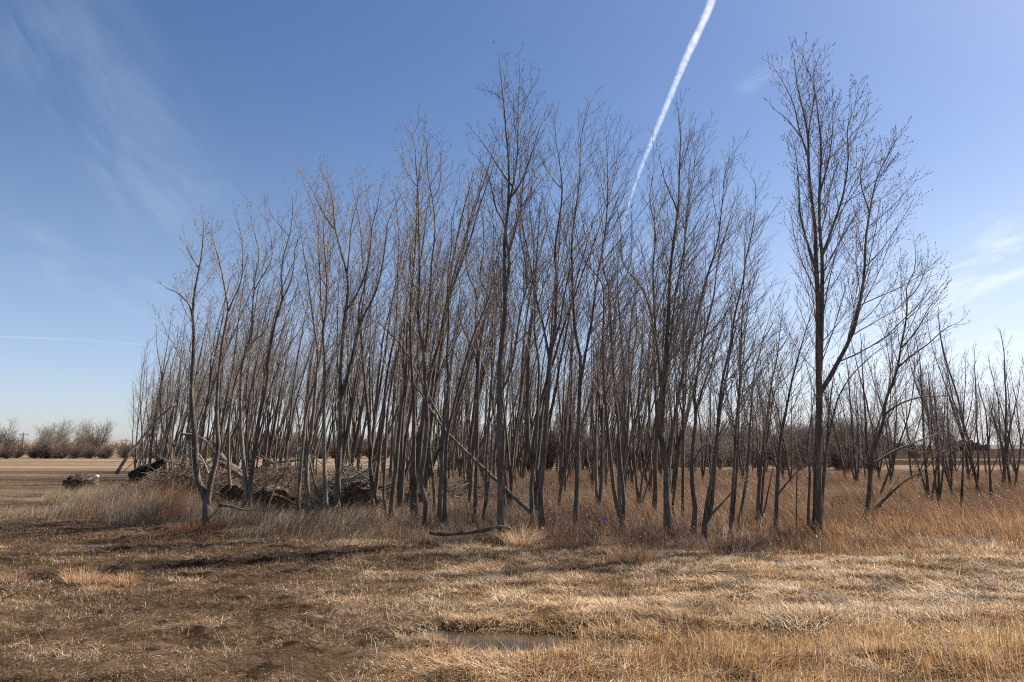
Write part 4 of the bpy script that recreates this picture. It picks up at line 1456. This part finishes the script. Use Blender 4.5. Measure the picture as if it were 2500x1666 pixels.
# bare gaps inside the grove get less growth
grv = sstep(900, 500, u) * sstep(16.5, 18, y)
dens = np.clip((0.55 + 0.9 * value_noise(x, y, 0.8, 71, 3)), 0, 1) * (1 - 0.55 * grv)
dens *= sstep(0.0, 0.6, y - fe) * 0.75 + 0.25
keep = inside & (rng.random(N) < dens)
x, y, u, fe = x[keep], y[keep], u[keep], fe[keep]
n_ = len(x)
zn = value_noise(x, y, 1.3, 72, 3)
rt = sstep(4.0, 5.8, x - 0.15 * (y - 12) + (zn - 0.5) * 2)           # russet on the right
rt = np.maximum(rt, sstep(13.4, 15.5, y) * sstep(0.5, 2.5, x) * 0.92)
gap = sstep(0.40, 0.30, value_noise(x, y, 0.9, 75, 3))
lt = sstep(-0.5, -3.2, x + (zn - 0.5) * 3) * (1 - rt)                # pale long grass left
sel = rng.random(n_)
col = palette(n_, WEED, [3, 3, 2.4, 1.0, 2], 0.35)
i1 = sel < rt * 0.95; col[i1] = palette(i1.sum(), RUSS, [4, 3, 3, 1.4, 1.5])
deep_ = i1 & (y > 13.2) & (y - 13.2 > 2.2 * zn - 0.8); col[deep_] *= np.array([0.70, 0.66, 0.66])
i2 = (sel < lt * 0.62) & ~i1; col[i2] = palette(i2.sum(), PALE, [3, 2, 3, 2])
i3 = (rng.random(n_) < 0.22 * sstep(0.55, 0.75, zn)); col[i3] = palette(i3.sum(), STRAW, [3, 2, 3, 1, 3])
edge = sstep(0.0, 1.6, y - fe)
zc = value_noise(x, y, 0.45, 73, 3)
hgt = (0.20 + 0.36 * edge) * (0.45 + 0.6 * zn + 0.7 * zc) * rng.uniform(0.55, 1.15, n_)
hgt *= (0.80 + 0.26 * rt * sstep(12, 15, y)) * (1 - 0.65 * gap)
lum = np.exp((value_noise(x, y, 0.7, 76, 3) - 0.5) * 1.5)
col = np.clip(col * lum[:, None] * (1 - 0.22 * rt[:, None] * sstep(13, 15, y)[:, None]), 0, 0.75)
lod = sstep(0.55, 0.68, value_noise(x, y, 0.8, 77, 3))
lean = np.abs(rng.normal(0.24, 0.26, n_)) + 0.25 * lt + 0.75 * lod
ldir = np.where(rt > 0.5, rng.normal(np.pi - 0.2, 0.9, n_), np.where(lt > 0.5, rng.normal(0.1, 0.8, n_), rng.uniform(0, 6.28, n_)))
lean = lean + 0.28 * rt * sstep(13.5, 17, y)
wd = (0.0024 + 0.0022 * rng.random(n_)) * (0.8 + y / 20.0)
mb = MB()
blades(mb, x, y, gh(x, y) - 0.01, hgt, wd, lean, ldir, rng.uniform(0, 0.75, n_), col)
# curled pale leaf flecks and seed heads near the top of the growth
k = 9000
ii = rng.integers(0, n_, k)
keepf = (rng.random(k) < (0.25 + 0.75 * (x[ii] > 0.2)))
ii = ii[keepf]; k = len(ii)
zf = gh(x[ii], y[ii]) + hgt[ii] * rng.uniform(0.55, 1.0, k)
blades(mb, x[ii] + rng.normal(0, .03, k), y[ii], zf, rng.uniform(0.02, 0.065, k), rng.uniform(0.006, 0.012, k), rng.uniform(0.2, 1.5, k),
       rng.uniform(0, 6.28, k), rng.uniform(0.2, 1.2, k), palette(k, [(0.66, 0.54, 0.38), (0.55, 0.38, 0.22)], [2, 2]))
tag(mb.build('tall_dry_grass', M_BLADE, smooth=False), kind='stuff')

# 3 weedy bank round the left brush pile
N = 95000
x = rng.uniform(-14.6, -5.0, N); y = rng.uniform(15.0, 24.0, N)
u, _v = 1250 + FPX * x / y, 0
cen = ((u - 380) / 215) ** 2 + ((y - 18.2) / 3.0) ** 2 + (value_noise(x, y, 0.9, 81, 3) - 0.5) * 1.2
keep = rng.random(N) < np.clip(1.25 - cen, 0, 1)
x, y, cen = x[keep], y[keep], cen[keep]; n_ = len(x)
zn = value_noise(x, y, 0.7, 82, 3)
col = palette(n_, WEED + PALE, [2, 1, 2, 2, 1, 2.4, 1.4, 2, 2])
rr = zn > 0.62; col[rr] = palette(rr.sum(), [(0.26, 0.125, 0.07), (0.34, 0.19, 0.10), (0.18, 0.10, 0.06)], [2, 2, 1])
hgt = (0.95 - 0.50 * np.clip(cen, 0, 1)) * rng.uniform(0.5, 1.15, n_) * (0.7 + 0.5 * zn)
mb = MB()
blades(mb, x, y, gh(x, y), hgt, rng.uniform(0.004, 0.0075, n_), np.abs(rng.normal(0.35, 0.3, n_)), rng.normal(0.2, 1.2, n_), rng.uniform(0, 0.8, n_), col)
tag(mb.build('weedy_undergrowth', M_BLADE, smooth=False), kind='stuff')

# 4 short stubble of the left field, first metres
N = 60000
x = rng.uniform(-34, -5, N); y = rng.uniform(15.5, 48, N)
keep = (np.abs(x / y) < 0.8) & (x < -6.5 - 0.24 * (y - 15)) & (rng.random(N) < 0.25 + 0.75 * value_noise(x, y * 3, 1.5, 91, 3) * (y < 40))
x, y = x[keep], y[keep]; n_ = len(x)
mb = MB()
col = palette(n_, GREYS, [3, 3, 2, 2, 3])
blades(mb, x, y, gh(x, y), rng.uniform(0.02, 0.09, n_), rng.uniform(0.006, 0.012, n_), np.abs(rng.normal(0.6, 0.5, n_)), rng.uniform(0, 6.28, n_), rng.uniform(0, 0.6, n_), col)
# bright straw drift along the near edge of the field
N = 26000
x = rng.uniform(-16, -9.0, N); y = 17.9 + rng.normal(0, 0.5, N) + (x + 12) * -0.12 + (value_noise(x, x * 0, 0.8, 92) - 0.5) * 1.2
keep = rng.random(N) < np.clip(value_noise(x, y * 2, 0.6, 93, 3) * 1.5 - 0.35, 0, 1); x, y = x[keep], y[keep]; n_ = len(x)
blades(mb, x, y, gh(x, y), rng.uniform(0.05, 0.2, n_), rng.uniform(0.005, 0.009, n_), rng.uniform(0.5, 1.5, n_), rng.normal(0, 1, n_), rng.uniform(0, 0.4, n_),
       palette(n_, [(0.55, 0.42, 0.24), (0.42, 0.30, 0.16), (0.62, 0.50, 0.32)], [2, 2, 1]))
tag(mb.build('field_stubble', M_BLADE, smooth=False), kind='stuff')


# 5 countable tufts
def tuft(u, v, r, h, n, pal, label, leanm=0.45, ldirm=None, wide=1.0, cat='grass tuft'):
    c = ground_pt(u, v); c[2] = float(gh(c[0], c[1]))
    th = rng.uniform(0, 6.28, n); q = np.sqrt(rng.random(n)) * r
    x = q * np.cos(th); y = q * np.sin(th) * 0.8
    mb = MB()
    ld = th + rng.normal(0, 0.6, n) if ldirm is None else rng.normal(ldirm, 0.5, n)
    blades(mb, x, y, gh(x + c[0], y + c[1]) - c[2], h * rng.uniform(0.4, 1.1, n), rng.uniform(0.003, 0.006, n) * wide, np.abs(rng.normal(leanm, 0.3, n)), ld, rng.uniform(0, 0.8, n),
           palette(n, pal, [1] * len(pal)))
    o = mb.build('grass_tuft', M_BLADE, smooth=False); o.location = [float(k_) for k_ in c]
    return tag(o, label, cat, 'tufts of dry grass')


OR = [(0.52, 0.32, 0.17), (0.62, 0.42, 0.26), (0.40, 0.22, 0.11)]
WH = [(0.70, 0.60, 0.46), (0.60, 0.47, 0.32), (0.42, 0.30, 0.18)]
tuft(208, 1425, 0.26, 0.20, 700, OR, 'widest orange grass tuft on the bare soil at left')
tuft(305, 1428, 0.16, 0.18, 340, OR, 'orange grass tuft just right of the widest tuft on bare soil')
tuft(34, 1424, 0.14, 0.17, 300, OR, 'small orange grass tuft near the left edge')
tuft(240, 1447, 0.15, 0.10, 260, OR, 'flattened orange tuft below the widest tuft')
tuft(175, 1228, 0.85, 0.62, 2600, [(0.55, 0.43, 0.26), (0.46, 0.35, 0.20), (0.64, 0.53, 0.34), (0.34, 0.25, 0.15)], 'large pale wind-bent grass clump in front of the small stump', 0.55, 0.1, 1.5)
tuft(232, 1216, 0.6, 0.6, 1400, [(0.50, 0.40, 0.25), (0.40, 0.31, 0.19), (0.28, 0.20, 0.13)], 'pale grass clump beside the bleached broken trunk', 0.4, 0.3, 1.5)
tuft(1268, 1330, 0.30, 0.42, 900, [(0.58, 0.42, 0.25), (0.50, 0.30, 0.15), (0.66, 0.52, 0.34)], 'orange curled grass tuft just right of the tallest middle tree', 0.6, None, 1.3)
tuft(1125, 1338, 0.28, 0.20, 500, WH, 'low drooping pale tuft below the fallen dark branch', 0.9, None, 1.2)
tuft(1990, 1536, 0.42, 0.22, 800, WH, 'whitish flattened straw tangle in the right foreground', 1.05, None, 1.35)
tuft(1055, 1550, 0.08, 0.13, 260, [(0.52, 0.42, 0.28), (0.42, 0.33, 0.22)], 'small round pale tuft at the puddle edge', 0.5)
tuft(2360, 1338, 0.7, 0.26, 1100, WH, 'bright bleached grass clump at the front of the russet grass, right', 0.7, None, 1.4)
tuft(1545, 1372, 0.35, 0.34, 900, OR, 'orange-brown tuft at the grass front below the low V fork', 0.4)
tuft(480, 1296, 0.55, 0.26, 1500, [(0.20, 0.085, 0.045), (0.14, 0.06, 0.035), (0.26, 0.12, 0.06)], 'dark red-brown twiggy clump at the foot of the V-forked tree', 0.6, None, 1.2)

# long bent straw lying over the tangle
log_thing('dry_stalk', 'S 1935,1502 1975,1510 2022,1518', 7.0, 1.8, M_WHITE, 'long pale stalk lying above the whitish straw tangle', 'stalk', amp=0.02, taper=0.7)

for pix, D_, w_, m_, lb in (
        ('S 2400,1478 2440,1486 2480,1494', 7.6, 4, M_DEADB, 'dark broken stick on the mown straw at the right edge'),
        ('S 1940,1462 1962,1486 1980,1500', 8.0, 2.5, M_DEADB, 'thin dark twig leaning in the straw above the whitish tangle'),
        ('S 640,1330 672,1322 700,1318', 12.4, 3, M_DEAD, 'pale stick on bare ground below the leftmost front trees'),
        ('S 1340,1388 1362,1392 1392,1390', 10.1, 3, M_DEADB, 'short brown stick on the straw in front of the middle trunks'),
        ('S 1715,1405 1740,1398 1790,1396', 9.8, 3, M_DEADB, 'low twig lying before the four-limbed tree')):
    o_ = log_thing('fallen_stick', pix, D_, w_, m_, lb, 'stick', amp=0.08)
    # rest it on the ground
    o_.location.y = ground_pt(*parse(pix)[0])[1]; o_.location.x = ground_pt(*parse(pix)[0])[0]
    o_.location.z = float(gh(o_.location.x, o_.location.y)) + 0.015

# blue scrap caught in the weeds
m, n, l = mat_new('blue_plastic')
out = n.new('ShaderNodeOutputMaterial'); b = n.new('ShaderNodeBsdfPrincipled'); b.inputs['Base Color'].default_value = (0.02, 0.28, 0.75, 1); b.inputs['Roughness'].default_value = 0.4
nz = n.new('ShaderNodeTexNoise'); nz.inputs['Scale'].default_value = 30; bp = n.new('ShaderNodeBump'); bp.inputs['Strength'].default_value = 0.5
l.new(nz.outputs['Fac'], bp.inputs['Height']); l.new(bp.outputs[0], b.inputs['Normal']); l.new(b.outputs[0], out.inputs[0])
c = at(1478, 1268, 13.9)
g = 6; gx, gy = np.meshgrid(np.linspace(-1, 1, g), np.linspace(-1, 1, g))
v = np.stack([gx * 0.02 + rng.normal(0, .008, gx.shape), rng.normal(0, .018, gx.shape), gy * 0.04 + rng.normal(0, .008, gx.shape)], -1).reshape(-1, 3)
idx = np.arange(g * g).reshape(g, g)
mb = MB(); mb.add(v, np.stack([idx[:-1, :-1], idx[:-1, 1:], idx[1:, 1:], idx[1:, :-1]], -1).reshape(-1, 4))
o = mb.build('plastic_scrap', m); o.location = [float(k_) for k_ in c]
tag(o, 'tiny bright blue plastic scrap caught in weeds mid grove', 'litter')


# ------------------------------------------------------------------ contrails high in the sky
def contrail(name, pts, wid, alt, label, alpha, seed):
    P = []
    for (u, v) in pts:
        r = ray(u, v); k = (alt - CAM_H) / r[2]; P.append(r * k + [0, 0, CAM_H])
    P = np.array(P)
    dist = np.linalg.norm(P, axis=1)
    K = 260
    Q, L = resample(P, K)
    f = np.linspace(0, 1, K)
    rad = np.interp(f, np.linspace(0, 1, len(wid)), np.array(wid) / 2 / FPX) * np.interp(f, np.linspace(0, 1, len(P)), dist)
    rad = rad * (0.92 + 0.2 * value_noise(f * L, f * 0, L / 90, seed, 3))
    S = 20
    mb = MB(); tubes(mb, Q[None], rad[None], S)
    v = mb.v[0]; cc = np.repeat(Q, S, 0)
    nzv = value_noise(v[:, 0] + v[:, 2] * 1.3, v[:, 1] + v[:, 2], L / 150, seed + 3, 3)
    mb.v[0] = cc + (v - cc) * (0.9 + 0.2 * nzv)[:, None]
    m, n, l = mat_new(name + '_ice')
    out = n.new('ShaderNodeOutputMaterial')
    d = n.new('ShaderNodeBsdfTranslucent'); d.inputs['Color'].default_value = (0.95, 0.96, 1, 1)
    d0 = n.new('ShaderNodeBsdfDiffuse'); d0.inputs['Color'].default_value = (0.95, 0.96, 1, 1)
    ms = n.new('ShaderNodeMixShader'); ms.inputs[0].default_value = 0.6
    l.new(d0.outputs[0], ms.inputs[1]); l.new(d.outputs[0], ms.inputs[2])
    tr = n.new('ShaderNodeBsdfTransparent')
    lw = n.new('ShaderNodeLayerWeight'); lw.inputs['Blend'].default_value = 0.5
    inv = n.new('ShaderNodeMath'); inv.operation = 'SUBTRACT'; inv.inputs[0].default_value = 1.0; l.new(lw.outputs['Facing'], inv.inputs[1])
    pw = n.new('ShaderNodeMath'); pw.operation = 'POWER'; l.new(inv.outputs[0], pw.inputs[0]); pw.inputs[1].default_value = 2.2
    g = n.new('ShaderNodeNewGeometry'); nz = n.new('ShaderNodeTexNoise')
    nz.inputs['Scale'].default_value = 110.0 / L; nz.inputs['Detail'].default_value = 8
    l.new(g.outputs['Position'], nz.inputs['Vector'])
    mr = n.new('ShaderNodeMapRange'); l.new(nz.outputs['Fac'], mr.inputs[0]); mr.inputs[1].default_value = 0.3; mr.inputs[2].default_value = 0.65
    mr.inputs[3].default_value = 0.55
    mu = n.new('ShaderNodeMath'); mu.operation = 'MULTIPLY'; l.new(pw.outputs[0], mu.inputs[0]); l.new(mr.outputs[0], mu.inputs[1])
    mu2 = n.new('ShaderNodeMath'); mu2.operation = 'MULTIPLY'; l.new(mu.outputs[0], mu2.inputs[0]); mu2.inputs[1].default_value = alpha
    mx = n.new('ShaderNodeMixShader'); l.new(mu2.outputs[0], mx.inputs[0]); l.new(tr.outputs[0], mx.inputs[1]); l.new(ms.outputs[0], mx.inputs[2])
    l.new(mx.outputs[0], out.inputs[0])
    o = mb.build(name, m, origin=Q[0])
    tag(o, label, 'contrail')


contrail('contrail', [(1757, -60), (1742, -10), (1672, 150), (1620, 276), (1572, 393), (1535, 499), (1512, 585)], [21, 20, 17, 13, 9, 6, 3], 3000,
         'bright white aircraft trail slanting down through the sky to the treetops', 0.95, 5)
contrail('contrail', [(-80, 820), (150, 828), (352, 841)], [3.5, 4, 3], 3000,
         'faint thin white aircraft trail low in the left sky', 0.16, 15)
